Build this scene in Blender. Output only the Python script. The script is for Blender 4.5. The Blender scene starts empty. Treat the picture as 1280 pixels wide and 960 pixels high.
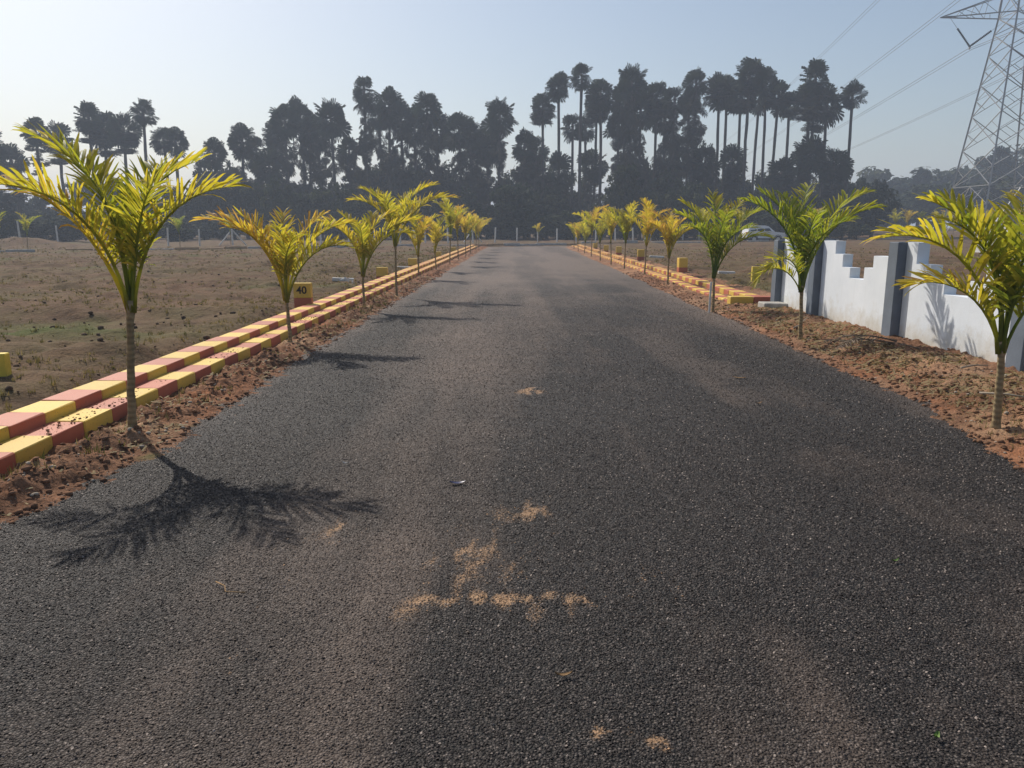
import bpy, math, random
import numpy as np
from mathutils import Vector, Matrix, Euler

R = math.radians
scene = bpy.context.scene
C = scene.collection

# ------------------------------------------------------------------ camera
CAM_H = 1.6
PITCH, YAW = 0.2014, 0.0102
cam_data = bpy.data.cameras.new('camera')
cam_data.sensor_width = 36.0
cam_data.lens = 27.0
cam_data.clip_start = 0.05
cam_data.clip_end = 6000
cam = bpy.data.objects.new('camera', cam_data)
C.objects.link(cam)
cam.location = (0, 0, CAM_H)
cam.rotation_euler = (math.pi / 2 - PITCH, 0, YAW)
scene.camera = cam

# ------------------------------------------------------------------ light
SUN_EL, SUN_AZ = 43.0, -37.5          # degrees; azimuth measured from +Y towards +X
world = bpy.data.worlds.new('World')
scene.world = world
world.use_nodes = True
wn = world.node_tree.nodes
wn.clear()
w_out = wn.new('ShaderNodeOutputWorld')
w_bg = wn.new('ShaderNodeBackground')
w_sky = wn.new('ShaderNodeTexSky')
w_sky.sky_type = 'NISHITA'
w_sky.sun_disc = False
w_sky.sun_elevation = R(SUN_EL)
w_sky.sun_rotation = R(SUN_AZ)
w_sky.air_density = 1.1
w_sky.dust_density = 1.9
w_sky.ozone_density = 1.0
w_bg.inputs['Strength'].default_value = 0.105
world.node_tree.links.new(w_sky.outputs[0], w_bg.inputs['Color'])
world.node_tree.links.new(w_bg.outputs[0], w_out.inputs['Surface'])

sun_data = bpy.data.lights.new('sun', 'SUN')
sun_data.energy = 4.7
sun_data.angle = R(0.6)
sun_data.color = (1.0, 0.925, 0.82)
sun = bpy.data.objects.new('sun', sun_data)
C.objects.link(sun)
sdir = Vector((math.sin(R(SUN_AZ)) * math.cos(R(SUN_EL)), math.cos(R(SUN_AZ)) * math.cos(R(SUN_EL)), math.sin(R(SUN_EL))))
sun.rotation_euler = (-sdir).to_track_quat('-Z', 'Y').to_euler()
sun.location = sdir * 60

vs = scene.view_settings
vs.view_transform = 'Standard'
vs.look = 'None'
vs.gamma = 1.0
vs.exposure = 0.0
vs.use_curve_mapping = False
cy = scene.cycles
cy.use_denoising = True
cy.max_bounces = 7
cy.diffuse_bounces = 3
cy.transmission_bounces = 4
cy.transparent_max_bounces = 6
cy.volume_bounces = 1
cy.sample_clamp_indirect = 6

# ------------------------------------------------------------------ helpers
rng = np.random.default_rng(7)
rnd = random.Random(11)


def _hash(ix, iy, seed):
    h = (ix.astype(np.int64) * 374761393 + iy.astype(np.int64) * 668265263 + seed * 1442695041) & 0xFFFFFFFF
    h = ((h ^ (h >> 13)) * 1274126177) & 0xFFFFFFFF
    h = (h ^ (h >> 16)) & 0xFFFFFFFF
    return h / 4294967295.0


def vnoise(x, y, seed=0):
    x = np.asarray(x, float); y = np.asarray(y, float)
    ix = np.floor(x); iy = np.floor(y)
    fx = x - ix; fy = y - iy
    fx = fx * fx * (3 - 2 * fx); fy = fy * fy * (3 - 2 * fy)
    a = _hash(ix, iy, seed); b = _hash(ix + 1, iy, seed)
    c = _hash(ix, iy + 1, seed); d = _hash(ix + 1, iy + 1, seed)
    return (a * (1 - fx) + b * fx) * (1 - fy) + (c * (1 - fx) + d * fx) * fy


def fbm(x, y, seed=0, octv=4, gain=0.5):
    s = 0; amp = 1; tot = 0
    for o in range(octv):
        s = s + amp * vnoise(x, y, seed + o * 17)
        tot += amp
        amp *= gain; x = np.asarray(x) * 2.03 + 11.3; y = np.asarray(y) * 2.03 - 5.7
    return s / tot


def smooth(a, b, x):
    t = np.clip((np.asarray(x, float) - a) / (b - a), 0, 1)
    return t * t * (3 - 2 * t)


def mesh_np(name, V, F, smooth_shade=False, attrs=None, mat_idx=None):
    """V (n,3); F a list of index arrays, each (m,k)."""
    me = bpy.data.meshes.new(name)
    V = np.asarray(V, np.float32)
    if not isinstance(F, list):
        F = [F]
    F = [np.asarray(f, np.int32) for f in F if len(f)]
    nl = sum(f.size for f in F); npol = sum(len(f) for f in F)
    me.vertices.add(len(V)); me.loops.add(nl); me.polygons.add(npol)
    me.vertices.foreach_set('co', V.ravel())
    me.loops.foreach_set('vertex_index', np.concatenate([f.ravel() for f in F]))
    starts = []; o = 0
    for f in F:
        starts.append(o + np.arange(len(f)) * f.shape[1]); o += f.size
    me.polygons.foreach_set('loop_start', np.concatenate(starts).astype(np.int32))
    if mat_idx is not None:
        me.polygons.foreach_set('material_index', np.asarray(mat_idx, np.int32))
    if smooth_shade:
        me.polygons.foreach_set('use_smooth', np.ones(npol, bool))
    me.update(calc_edges=True)
    if attrs:
        for k, v in attrs.items():
            v = np.asarray(v, np.float32)
            if v.ndim == 1:
                a = me.attributes.new(k, 'FLOAT', 'POINT'); a.data.foreach_set('value', v)
            else:
                a = me.attributes.new(k, 'FLOAT_COLOR', 'POINT')
                if v.shape[1] == 3:
                    v = np.hstack([v, np.ones((len(v), 1), np.float32)])
                a.data.foreach_set('color', v.ravel())
    me.validate()
    return me


def link(name, me, mats=None, parent=None, loc=None, rot=None, scale=None):
    if me is not None and mats is not None and len(me.materials) == 0:
        for m in (mats if isinstance(mats, (list, tuple)) else [mats]):
            me.materials.append(m)
    o = bpy.data.objects.new(name, me)
    C.objects.link(o)
    if parent is not None:
        o.parent = parent
    if loc is not None:
        o.location = loc
    if rot is not None:
        o.rotation_euler = rot
    if scale is not None:
        o.scale = scale if hasattr(scale, '__len__') else (scale,) * 3
    return o


def tag(o, label, cat, group=None):
    o['label'] = label
    o['category'] = cat
    if group:
        o['group'] = group
    return o


def empty(name, loc, rz=0.0):
    o = bpy.data.objects.new(name, None)
    o.empty_display_size = 0.2
    C.objects.link(o)
    o.location = loc
    o.rotation_euler = (0, 0, rz)
    return o


class MB:
    """collects vertices and faces of one mesh"""
    def __init__(self):
        self.v = []; self.f = []; self.mi = []

    def add(self, V, F, m=0):
        o = len(self.v)
        self.v.extend([tuple(p) for p in V])
        self.f.extend([tuple(i + o for i in f) for f in F])
        self.mi.extend([m] * len(F))

    def box(self, x0, x1, y0, y1, z0, z1, m=0, bev=0.0):
        if bev <= 0:
            V = [(x, y, z) for z in (z0, z1) for y in (y0, y1) for x in (x0, x1)]
            F = [(0, 2, 3, 1), (4, 5, 7, 6), (0, 1, 5, 4), (2, 6, 7, 3), (0, 4, 6, 2), (1, 3, 7, 5)]
            self.add(V, F, m)
            return
        b = bev
        V = []; idx = {}
        for sz, z in ((0, z0), (1, z1)):
            for sy, y in ((0, y0), (1, y1)):
                for sx, x in ((0, x0), (1, x1)):
                    dx = b if sx == 0 else -b; dy = b if sy == 0 else -b; dz = b if sz == 0 else -b
                    for ax, p in (('x', (x, y + dy, z + dz)), ('y', (x + dx, y, z + dz)), ('z', (x + dx, y + dy, z))):
                        idx[(sx, sy, sz, ax)] = len(V); V.append(p)
        F = []
        def q(*k): F.append(tuple(idx[a] for a in k))
        for s in (0, 1):
            q(*[(s, a, c, 'x') for a, c in ((0, 0), (1, 0), (1, 1), (0, 1))])
            q(*[(a, s, c, 'y') for a, c in ((0, 0), (1, 0), (1, 1), (0, 1))])
            q(*[(a, c, s, 'z') for a, c in ((0, 0), (1, 0), (1, 1), (0, 1))])
        for a in (0, 1):
            for c in (0, 1):
                q((0, a, c, 'y'), (1, a, c, 'y'), (1, a, c, 'z'), (0, a, c, 'z'))
                q((a, 0, c, 'x'), (a, 1, c, 'x'), (a, 1, c, 'z'), (a, 0, c, 'z'))
                q((a, c, 0, 'x'), (a, c, 1, 'x'), (a, c, 1, 'y'), (a, c, 0, 'y'))
        for a in (0, 1):
            for c in (0, 1):
                for d in (0, 1):
                    q((a, c, d, 'x'), (a, c, d, 'y'), (a, c, d, 'z'))
        self.add(V, F, m)

    def tube(self, pts, rad, n=8, m=0, cap=True):
        pts = [Vector(p) for p in pts]
        rings = []
        a = None
        for i, p in enumerate(pts):
            t = (pts[min(i + 1, len(pts) - 1)] - pts[max(i - 1, 0)]).normalized()
            if a is None:
                a = t.orthogonal().normalized()
            a = (a - t * a.dot(t)).normalized()
            b = t.cross(a)
            r = rad[i] if hasattr(rad, '__len__') else rad
            rings.append([p + (a * math.cos(2 * math.pi * k / n) + b * math.sin(2 * math.pi * k / n)) * r for k in range(n)])
        V = [p for ring in rings for p in ring]
        F = []
        for i in range(len(rings) - 1):
            for k in range(n):
                F.append((i * n + k, i * n + (k + 1) % n, (i + 1) * n + (k + 1) % n, (i + 1) * n + k))
        if cap:
            F.append(tuple(range(n - 1, -1, -1)))
            F.append(tuple((len(rings) - 1) * n + k for k in range(n)))
        self.add(V, F, m)

    def mesh(self, name, mats=None, smooth_shade=False, recalc=True):
        me = bpy.data.meshes.new(name)
        me.from_pydata(self.v, [], self.f)
        if self.mi and max(self.mi) > 0:
            me.polygons.foreach_set('material_index', self.mi)
        if recalc:
            import bmesh
            bm = bmesh.new(); bm.from_mesh(me)
            bmesh.ops.recalc_face_normals(bm, faces=bm.faces[:])
            bm.to_mesh(me); bm.free()
        if smooth_shade:
            me.polygons.foreach_set('use_smooth', [True] * len(me.polygons))
        for mm in (mats if isinstance(mats, (list, tuple)) else ([mats] if mats else [])):
            me.materials.append(mm)
        me.update()
        return me


# ------------------------------------------------------------------ materials
class NT:
    def __init__(self, name):
        self.m = bpy.data.materials.new(name)
        self.m.use_nodes = True
        self.n = self.m.node_tree.nodes
        self.l = self.m.node_tree.links
        self.n.clear()
        self.out = self.n.new('ShaderNodeOutputMaterial')
        self.p = self.n.new('ShaderNodeBsdfPrincipled')
        self.l.new(self.p.outputs[0], self.out.inputs['Surface'])

    def node(self, t, **kw):
        nd = self.n.new(t)
        for k, v in kw.items():
            if hasattr(nd, k):
                setattr(nd, k, v)
            else:
                nd.inputs[k].default_value = v
        return nd

    def coord(self, kind='Object'):
        return self.n.new('ShaderNodeTexCoord').outputs[kind]

    def pos(self):
        return self.n.new('ShaderNodeNewGeometry').outputs['Position']

    def noise(self, vec, scale, detail=4, rough=0.55, dist=0.0):
        nd = self.n.new('ShaderNodeTexNoise')
        nd.inputs['Scale'].default_value = scale
        nd.inputs['Detail'].default_value = detail
        nd.inputs['Roughness'].default_value = rough
        nd.inputs['Distortion'].default_value = dist
        self.l.new(vec, nd.inputs['Vector'])
        return nd.outputs['Fac']

    def vor(self, vec, scale, feature='F1', out='Distance', rand=1.0):
        nd = self.n.new('ShaderNodeTexVoronoi')
        nd.feature = feature
        nd.inputs['Scale'].default_value = scale
        nd.inputs['Randomness'].default_value = rand
        self.l.new(vec, nd.inputs['Vector'])
        return nd.outputs[out]

    def ramp(self, fac, stops):
        nd = self.n.new('ShaderNodeValToRGB')
        el = nd.color_ramp.elements
        el[0].position, el[0].color = stops[0][0], col4(stops[0][1])
        el[1].position, el[1].color = stops[-1][0], col4(stops[-1][1])
        for p, c in stops[1:-1]:
            e = el.new(p); e.color = col4(c)
        self.l.new(fac, nd.inputs[0])
        return nd.outputs[0]

    def mix(self, fac, a, b, mode='MIX'):
        nd = self.n.new('ShaderNodeMix')
        nd.data_type = 'RGBA'
        nd.blend_type = mode
        for sock, v in ((nd.inputs[0], fac), (nd.inputs[6], a), (nd.inputs[7], b)):
            if isinstance(v, (int, float)):
                sock.default_value = v
            elif isinstance(v, tuple):
                sock.default_value = col4(v)
            else:
                self.l.new(v, sock)
        return nd.outputs[2]

    def math(self, op, a, b=None, clamp=False):
        nd = self.n.new('ShaderNodeMath')
        nd.operation = op
        nd.use_clamp = clamp
        for i, v in enumerate((a, b)):
            if v is None:
                continue
            if isinstance(v, (int, float)):
                nd.inputs[i].default_value = v
            else:
                self.l.new(v, nd.inputs[i])
        return nd.outputs[0]

    def attr(self, name, out='Fac'):
        nd = self.n.new('ShaderNodeAttribute')
        nd.attribute_name = name
        return nd.outputs[out]

    def rand(self):
        return self.n.new('ShaderNodeObjectInfo').outputs['Random']

    def bump(self, h, strength=0.5, dist=0.02, prev=None):
        nd = self.n.new('ShaderNodeBump')
        nd.inputs['Strength'].default_value = strength
        nd.inputs['Distance'].default_value = dist
        self.l.new(h, nd.inputs['Height'])
        if prev is not None:
            self.l.new(prev, nd.inputs['Normal'])
        return nd.outputs[0]

    def set(self, color=None, rough=None, normal=None, spec=None, metallic=None):
        for k, v in (('Base Color', color), ('Roughness', rough), ('Normal', normal), ('Specular IOR Level', spec), ('Metallic', metallic)):
            if v is None:
                continue
            if isinstance(v, tuple):
                self.p.inputs[k].default_value = col4(v)
            elif isinstance(v, (int, float)):
                self.p.inputs[k].default_value = v
            else:
                self.l.new(v, self.p.inputs[k])
        return self.m


def col4(c):
    return tuple(c) + (1.0,) if len(c) == 3 else tuple(c)


def mat_soil_field():
    t = NT('field_soil'); p = t.pos()
    big = t.noise(p, 0.16, 4, 0.6)
    mid = t.noise(p, 1.3, 5, 0.65)
    fine = t.noise(p, 22, 4, 0.7)
    c = t.ramp(mid, [(0.3, (0.060, 0.038, 0.024)), (0.5, (0.118, 0.075, 0.046)), (0.72, (0.175, 0.116, 0.072))])
    dry = t.ramp(t.noise(p, 0.55, 5, 0.7), [(0.42, (0, 0, 0)), (0.62, (1, 1, 1))])
    c = t.mix(t.math('MULTIPLY', dry, 0.65), c, (0.132, 0.108, 0.054))
    red = t.ramp(big, [(0.5, (0, 0, 0)), (0.68, (1, 1, 1))])
    c = t.mix(t.math('MULTIPLY', red, 0.45), c, (0.16, 0.080, 0.052))
    g = t.attr('green')
    c = t.mix(g, c, (0.085, 0.105, 0.032))
    c = t.mix(0.5, c, t.ramp(fine, [(0.3, (0.35, 0.35, 0.35)), (0.7, (0.75, 0.72, 0.68))]), 'OVERLAY')
    b = t.bump(fine, 0.6, 0.03)
    b = t.bump(t.noise(p, 6, 5, 0.7), 0.8, 0.08, b)
    return t.set(c, 0.95, b, 0.1)


def mat_verge():
    t = NT('verge_soil'); p = t.pos()
    mid = t.noise(p, 3.0, 6, 0.68)
    fine = t.noise(p, 45, 4, 0.7)
    c = t.ramp(mid, [(0.28, (0.070, 0.038, 0.024)), (0.45, (0.165, 0.086, 0.050)), (0.62, (0.255, 0.138, 0.082)), (0.8, (0.35, 0.215, 0.135))])
    orange = t.ramp(t.noise(p, 0.9, 4, 0.6), [(0.5, (0, 0, 0)), (0.66, (1, 1, 1))])
    c = t.mix(t.math('MULTIPLY', orange, 0.55), c, (0.36, 0.150, 0.070))
    c = t.mix(t.attr('sand'), c, (0.42, 0.275, 0.17))
    c = t.mix(t.attr('green'), c, (0.11, 0.12, 0.045))
    st = t.ramp(t.vor(p, 38), [(0.12, (1, 1, 1)), (0.2, (0, 0, 0))])
    c = t.mix(t.math('MULTIPLY', st, 0.35), c, (0.36, 0.29, 0.22))
    c = t.mix(0.55, c, t.ramp(fine, [(0.3, (0.3, 0.3, 0.3)), (0.7, (0.78, 0.75, 0.72))]), 'OVERLAY')
    b = t.bump(fine, 0.7, 0.015)
    b = t.bump(t.noise(p, 14, 5, 0.7), 0.9, 0.04, b)
    return t.set(c, 0.95, b, 0.12)


def mat_road():
    t = NT('asphalt'); p = t.pos()
    cell = t.vor(p, 105, 'F1', 'Color')
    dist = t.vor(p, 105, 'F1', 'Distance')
    sep = t.n.new('ShaderNodeSeparateColor'); t.l.new(cell, sep.inputs[0])
    c = t.ramp(sep.outputs[0], [(0.0, (0.014, 0.0115, 0.011)), (0.55, (0.040, 0.033, 0.030)), (0.85, (0.10, 0.084, 0.075)), (1.0, (0.19, 0.16, 0.14))])
    gap_shade = t.ramp(dist, [(0.25, (1, 1, 1)), (0.65, (0.12, 0.12, 0.12))])  # shade between the stones, put into the colour
    c = t.mix(1.0, c, gap_shade, 'MULTIPLY')
    fine = t.noise(p, 60, 3, 0.7)
    d = t.math('MULTIPLY', t.attr('dust_sheen'), t.ramp(fine, [(0.3, (0.35, 0.35, 0.35)), (0.65, (1, 1, 1))]))
    c = t.mix(t.math('MULTIPLY', d, 0.72), c, (0.250, 0.185, 0.145))  # pale tone holds both dust and the painted far sheen
    s = t.attr('sand')
    sm = t.ramp(t.math('ADD', s, t.math('MULTIPLY', t.math('SUBTRACT', t.noise(p, 80, 5, 0.8), 0.5), 1.9)), [(0.36, (0, 0, 0)), (0.85, (0.9, 0.9, 0.9))])
    sm = t.math('MULTIPLY', sm, t.ramp(s, [(0.02, (0, 0, 0)), (0.3, (0.95, 0.95, 0.95))]))
    c = t.mix(sm, c, (0.40, 0.245, 0.135))
    b = t.bump(t.math('SUBTRACT', 1.0, dist), 0.75, 0.012)
    b = t.bump(t.noise(p, 9, 4, 0.6), 0.35, 0.03, b)
    r = t.ramp(sep.outputs[1], [(0, (0.5, 0.5, 0.5)), (1, (0.85, 0.85, 0.85))])
    return t.set(c, r, b, 0.25)


def mat_chip():
    t = NT('road_chip')
    s = t.attr('tone')
    c = t.ramp(s, [(0.0, (0.016, 0.013, 0.0125)), (0.45, (0.044, 0.036, 0.0335)), (0.8, (0.130, 0.109, 0.098)), (1.0, (0.36, 0.30, 0.26))])
    c = t.mix(t.math('MULTIPLY', t.attr('dust_sheen'), 0.55), c, (0.250, 0.185, 0.145))  # same dust and painted far sheen on the chips
    c = t.mix(t.attr('sand'), c, (0.40, 0.245, 0.135))
    return t.set(c, 0.65, None, 0.22)


def mat_paint(name, col, faded):
    t = NT(name); p = t.coord('Object'); wp = t.pos()
    n = t.noise(wp, 3.5, 5, 0.65)
    c = t.mix(t.math('MULTIPLY', t.ramp(n, [(0.42, (0, 0, 0)), (0.75, (1, 1, 1))]), 0.35), col, faded)
    speck = t.ramp(t.noise(wp, 55, 3, 0.6), [(0.60, (0, 0, 0)), (0.70, (1, 1, 1))])
    c = t.mix(t.math('MULTIPLY', speck, 0.5), c, (0.22, 0.13, 0.08))
    chip = t.ramp(t.noise(wp, 11, 5, 0.75), [(0.63, (0, 0, 0)), (0.67, (1, 1, 1))])
    c = t.mix(t.math('MULTIPLY', chip, 0.3), c, (0.36, 0.31, 0.25))
    v = t.math('ADD', 0.86, t.math('MULTIPLY', t.rand(), 0.22))
    hs = t.n.new('ShaderNodeHueSaturation'); t.l.new(v, hs.inputs['Value']); t.l.new(c, hs.inputs['Color'])
    b = t.bump(t.noise(wp, 60, 4, 0.6), 0.35, 0.006)
    b = t.bump(t.noise(wp, 9, 3, 0.5), 0.3, 0.012, b)
    return t.set(hs.outputs[0], 0.62, b, 0.35)


def mat_plain(name, col, rough=0.7, var=0.25, scale=4.0, bump=0.2, spec=0.3, metallic=0.0, bscale=40):
    t = NT(name); p = t.coord('Object')
    n = t.noise(p, scale, 5, 0.6)
    lo = tuple(max(0, x * (1 - var)) for x in col); hi = tuple(min(1, x * (1 + var)) for x in col)
    c = t.ramp(n, [(0.3, lo), (0.7, hi)])
    b = t.bump(t.noise(p, bscale, 4, 0.6), bump, 0.01) if bump else None
    return t.set(c, rough, b, spec, metallic)


def mat_wall():
    t = NT('white_wall_paint'); p = t.pos()
    sx = t.n.new('ShaderNodeSeparateXYZ'); t.l.new(p, sx.inputs[0])
    n = t.noise(p, 2.2, 5, 0.65)
    c = t.ramp(n, [(0.3, (0.70, 0.745, 0.79)), (0.7, (0.78, 0.82, 0.86))])
    # splashed soil along the foot of the wall, with a ragged upper edge
    h = t.math('ADD', sx.outputs[2], t.math('MULTIPLY', t.math('SUBTRACT', t.noise(p, 4.5, 6, 0.7), 0.5), 0.9))
    st = t.ramp(h, [(0.02, (1, 1, 1)), (0.42, (0, 0, 0))])
    c = t.mix(t.math('MULTIPLY', st, 0.7), c, (0.47, 0.42, 0.31))
    blot = t.ramp(t.noise(p, 7.0, 5, 0.75), [(0.62, (0, 0, 0)), (0.72, (1, 1, 1))])
    low = t.ramp(sx.outputs[2], [(0.1, (1, 1, 1)), (0.5, (0, 0, 0))])
    c = t.mix(t.math('MULTIPLY', t.math('MULTIPLY', blot, low), 0.55), c, (0.16, 0.14, 0.12))
    mp = t.n.new('ShaderNodeMapping'); mp.inputs['Scale'].default_value = (7, 7, 0.5); t.l.new(p, mp.inputs[0])
    run = t.ramp(t.noise(mp.outputs[0], 1.0, 4, 0.65), [(0.55, (0, 0, 0)), (0.75, (1, 1, 1))])
    c = t.mix(t.math('MULTIPLY', run, 0.22), c, (0.50, 0.49, 0.45))
    b = t.bump(t.noise(p, 45, 4, 0.6), 0.3, 0.006)
    b = t.bump(t.noise(p, 5, 4, 0.5), 0.12, 0.015, b)
    return t.set(c, 0.8, b, 0.2)


def mat_leaf(name, stops, trans_gain=1.0, rough=0.42, tfac=0.5, use_tint=True):
    t = NT(name)
    f = t.attr('tint') if use_tint else t.rand()
    c = t.ramp(f, stops)
    p = t.coord('Object')
    c = t.mix(0.35, c, t.ramp(t.noise(p, 9, 3, 0.6), [(0.3, (0.3, 0.3, 0.3)), (0.7, (0.72, 0.72, 0.7))]), 'OVERLAY')
    t.set(c, rough, None, 0.35 if rough < 0.6 else 0.12)
    tr = t.n.new('ShaderNodeBsdfTranslucent')
    cc = t.mix(1.0, c, (trans_gain, trans_gain, trans_gain * 0.6), 'MULTIPLY')
    t.l.new(cc, tr.inputs['Color'])
    mx = t.n.new('ShaderNodeMixShader'); mx.inputs[0].default_value = tfac
    t.l.new(t.p.outputs[0], mx.inputs[1]); t.l.new(tr.outputs[0], mx.inputs[2])
    t.l.new(mx.outputs[0], t.out.inputs['Surface'])
    return t.m


def mat_bark(name, c1, c2, ring=0.0):
    t = NT(name); p = t.coord('Object')
    n = t.noise(p, 14, 5, 0.65)
    c = t.ramp(n, [(0.3, c1), (0.7, c2)])
    b = t.bump(n, 0.5, 0.01)
    if ring:
        w = t.n.new('ShaderNodeTexWave'); w.bands_direction = 'Z'
        w.inputs['Scale'].default_value = ring; w.inputs['Distortion'].default_value = 1.2
        t.l.new(p, w.inputs[0])
        c = t.mix(0.4, c, t.ramp(w.outputs[1], [(0.2, (0.32, 0.32, 0.32)), (0.8, (0.66, 0.66, 0.66))]), 'OVERLAY')
        b = t.bump(w.outputs[1], 0.4, 0.006, b)
    return t.set(c, 0.85, b, 0.2)


M = {
    'field': mat_soil_field(), 'verge': mat_verge(), 'road': mat_road(), 'chip': mat_chip(),
    'yellow': mat_paint('yellow_kerb_paint', (0.70, 0.47, 0.075), (0.66, 0.47, 0.16)),
    'red': mat_paint('red_kerb_paint', (0.46, 0.130, 0.070), (0.48, 0.21, 0.13)),
    'wall': mat_wall(),
    'pillar': mat_plain('grey_blue_pillar_paint', (0.135, 0.16, 0.195), 0.75, 0.15, 3.0, 0.2),
    'concrete': mat_plain('weathered_concrete', (0.40, 0.38, 0.35), 0.9, 0.3, 5.0, 0.3),
    'whitewash': mat_plain('whitewashed_concrete', (0.62, 0.61, 0.58), 0.85, 0.18, 6.0, 0.25),
    'steel': mat_plain('galvanised_steel', (0.36, 0.365, 0.37), 0.55, 0.2, 2.0, 0.0, 0.5, 0.35),
    'insulator': mat_plain('insulator_glaze', (0.055, 0.06, 0.065), 0.35, 0.2, 3.0, 0.0, 0.5),
    'wire': mat_plain('aluminium_wire', (0.20, 0.20, 0.21), 0.6, 0.1, 2.0, 0.0, 0.4),
    'clod': mat_plain('soil_clod', (0.175, 0.094, 0.056), 0.95, 0.55, 3.5, 0.5, 0.1),
    'stone': mat_plain('pale_stone', (0.34, 0.29, 0.23), 0.9, 0.35, 3.0, 0.3, 0.2),
    'fieldclod': mat_plain('field_clod', (0.125, 0.085, 0.058), 0.95, 0.4, 0.8, 0.5, 0.1),
    'frond': mat_leaf('young_palm_leaf', [(0.0, (0.10, 0.17, 0.022)), (0.35, (0.22, 0.26, 0.030)), (0.68, (0.44, 0.38, 0.045)), (0.9, (0.52, 0.38, 0.06)), (1.0, (0.42, 0.25, 0.08))], 1.5, 0.58, 0.55),
    'deadfrond': mat_leaf('dried_palm_leaf', [(0.0, (0.13, 0.10, 0.08)), (1.0, (0.24, 0.19, 0.14))], 0.7, 0.8, 0.2),
    'trunk': mat_bark('young_palm_bark', (0.19, 0.14, 0.075), (0.36, 0.27, 0.15), 7.0),
    'petiole': mat_plain('palm_petiole', (0.20, 0.22, 0.05), 0.5, 0.3, 6, 0.1),
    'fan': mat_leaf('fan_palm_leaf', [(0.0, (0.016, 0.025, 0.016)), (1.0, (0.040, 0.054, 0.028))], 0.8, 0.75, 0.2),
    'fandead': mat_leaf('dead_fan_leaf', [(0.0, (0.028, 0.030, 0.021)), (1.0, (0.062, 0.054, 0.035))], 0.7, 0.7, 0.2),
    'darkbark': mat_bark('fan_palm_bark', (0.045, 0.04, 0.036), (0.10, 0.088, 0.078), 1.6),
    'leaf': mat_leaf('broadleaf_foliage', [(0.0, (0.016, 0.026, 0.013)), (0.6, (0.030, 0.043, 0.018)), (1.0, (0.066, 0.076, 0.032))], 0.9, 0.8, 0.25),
    'grass': mat_leaf('dry_grass_blade', [(0.0, (0.11, 0.12, 0.034)), (0.5, (0.24, 0.185, 0.09)), (1.0, (0.38, 0.30, 0.17))], 0.9, 0.7, 0.3),
    'carwhite': mat_plain('white_car_paint', (0.72, 0.73, 0.74), 0.28, 0.03, 1.0, 0.0, 0.5),
    'glass': mat_plain('dark_car_glass', (0.025, 0.03, 0.035), 0.08, 0.1, 1.0, 0.0, 0.6),
    'rubber': mat_plain('black_rubber', (0.025, 0.025, 0.026), 0.8, 0.2, 4.0, 0.0, 0.3),
    'alloy': mat_plain('alloy_rim', (0.45, 0.46, 0.47), 0.35, 0.1, 4.0, 0.0, 0.5, 0.8),
    'lampred': mat_plain('red_lamp_lens', (0.40, 0.03, 0.03), 0.2, 0.1, 4.0, 0.0, 0.5),
    'lampclear': mat_plain('clear_lamp_lens', (0.65, 0.66, 0.68), 0.15, 0.1, 4.0, 0.0, 0.6),
    'black': mat_plain('black_number_paint', (0.02, 0.018, 0.018), 0.7, 0.1, 4.0, 0.0, 0.3),
    'signyellow': mat_plain('yellow_board_paint', (0.70, 0.52, 0.07), 0.6, 0.15, 8.0, 0.1, 0.3),
    'bluewrap': mat_plain('dark_blue_plastic', (0.03, 0.035, 0.10), 0.4, 0.2, 6.0, 0.0, 0.4),
    'paper': mat_plain('white_litter', (0.62, 0.61, 0.6), 0.7, 0.15, 9.0, 0.0, 0.3),
    'drybrown': mat_plain('dry_brown_leaf', (0.30, 0.19, 0.095), 0.8, 0.35, 20.0, 0.2, 0.2),
    'freshgreen': mat_plain('fallen_green_leaflet', (0.12, 0.20, 0.04), 0.6, 0.2, 20.0, 0.1, 0.3),
    'hut': mat_plain('limewashed_plaster', (0.66, 0.66, 0.64), 0.85, 0.1, 2.0, 0.2, 0.2),
}


# ================================================================== SETTING
def field_z(x, y):
    x = np.asarray(x, float); y = np.asarray(y, float)
    base = 0.085
    far = np.hypot(x, y)
    n = (fbm(x * 0.9, y * 0.9, 3, 4) - 0.5) * 0.20 + (fbm(x * 3.2, y * 3.2, 9, 4, 0.6) - 0.5) * 0.15
    ridge = np.clip(fbm(x * 0.35 + 4, y * 0.9, 21, 3) - 0.51, 0, 1) * (0.28 + 0.36 * fbm(x * 5, y * 5, 23, 3))
    fade = 1 - 0.75 * smooth(60, 140, far)
    left = smooth(-4.0, -4.6, x)
    right = smooth(5.15, 5.9, x)
    z = base + (n + ridge) * fade
    # ground swells slightly away to the far side beyond the wall
    z = z + 0.9 * smooth(25, 70, x) * smooth(60, 130, y)
    heap = 0.75 * np.exp(-(((x + 36) / 3.2) ** 2 + ((y - 56.5) / 2.0) ** 2))
    z = z + heap
    k = np.clip(left + right, 0, 1)
    past = smooth(64.5, 66.5, y - 0.6 * x)
    k = np.maximum(k, past)
    return z * k + (-0.09) * (1 - k)


def axis(lo, hi, a, b, fine, growth):
    xs = list(np.arange(a, b + 1e-6, fine))
    s = fine; v = b
    while v < hi:
        s *= growth; v += s; xs.append(min(v, hi))
    s = fine; v = a; low = []
    while v > lo:
        s *= growth; v -= s; low.append(max(v, lo))
    return np.array(low[::-1] + xs)


def grid(xs, ys):
    X, Y = np.meshgrid(xs, ys)
    nx, ny = len(xs), len(ys)
    i = np.arange(nx * ny).reshape(ny, nx)
    F = np.stack([i[:-1, :-1], i[:-1, 1:], i[1:, 1:], i[1:, :-1]], -1).reshape(-1, 4)
    return X.ravel(), Y.ravel(), F


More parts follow.
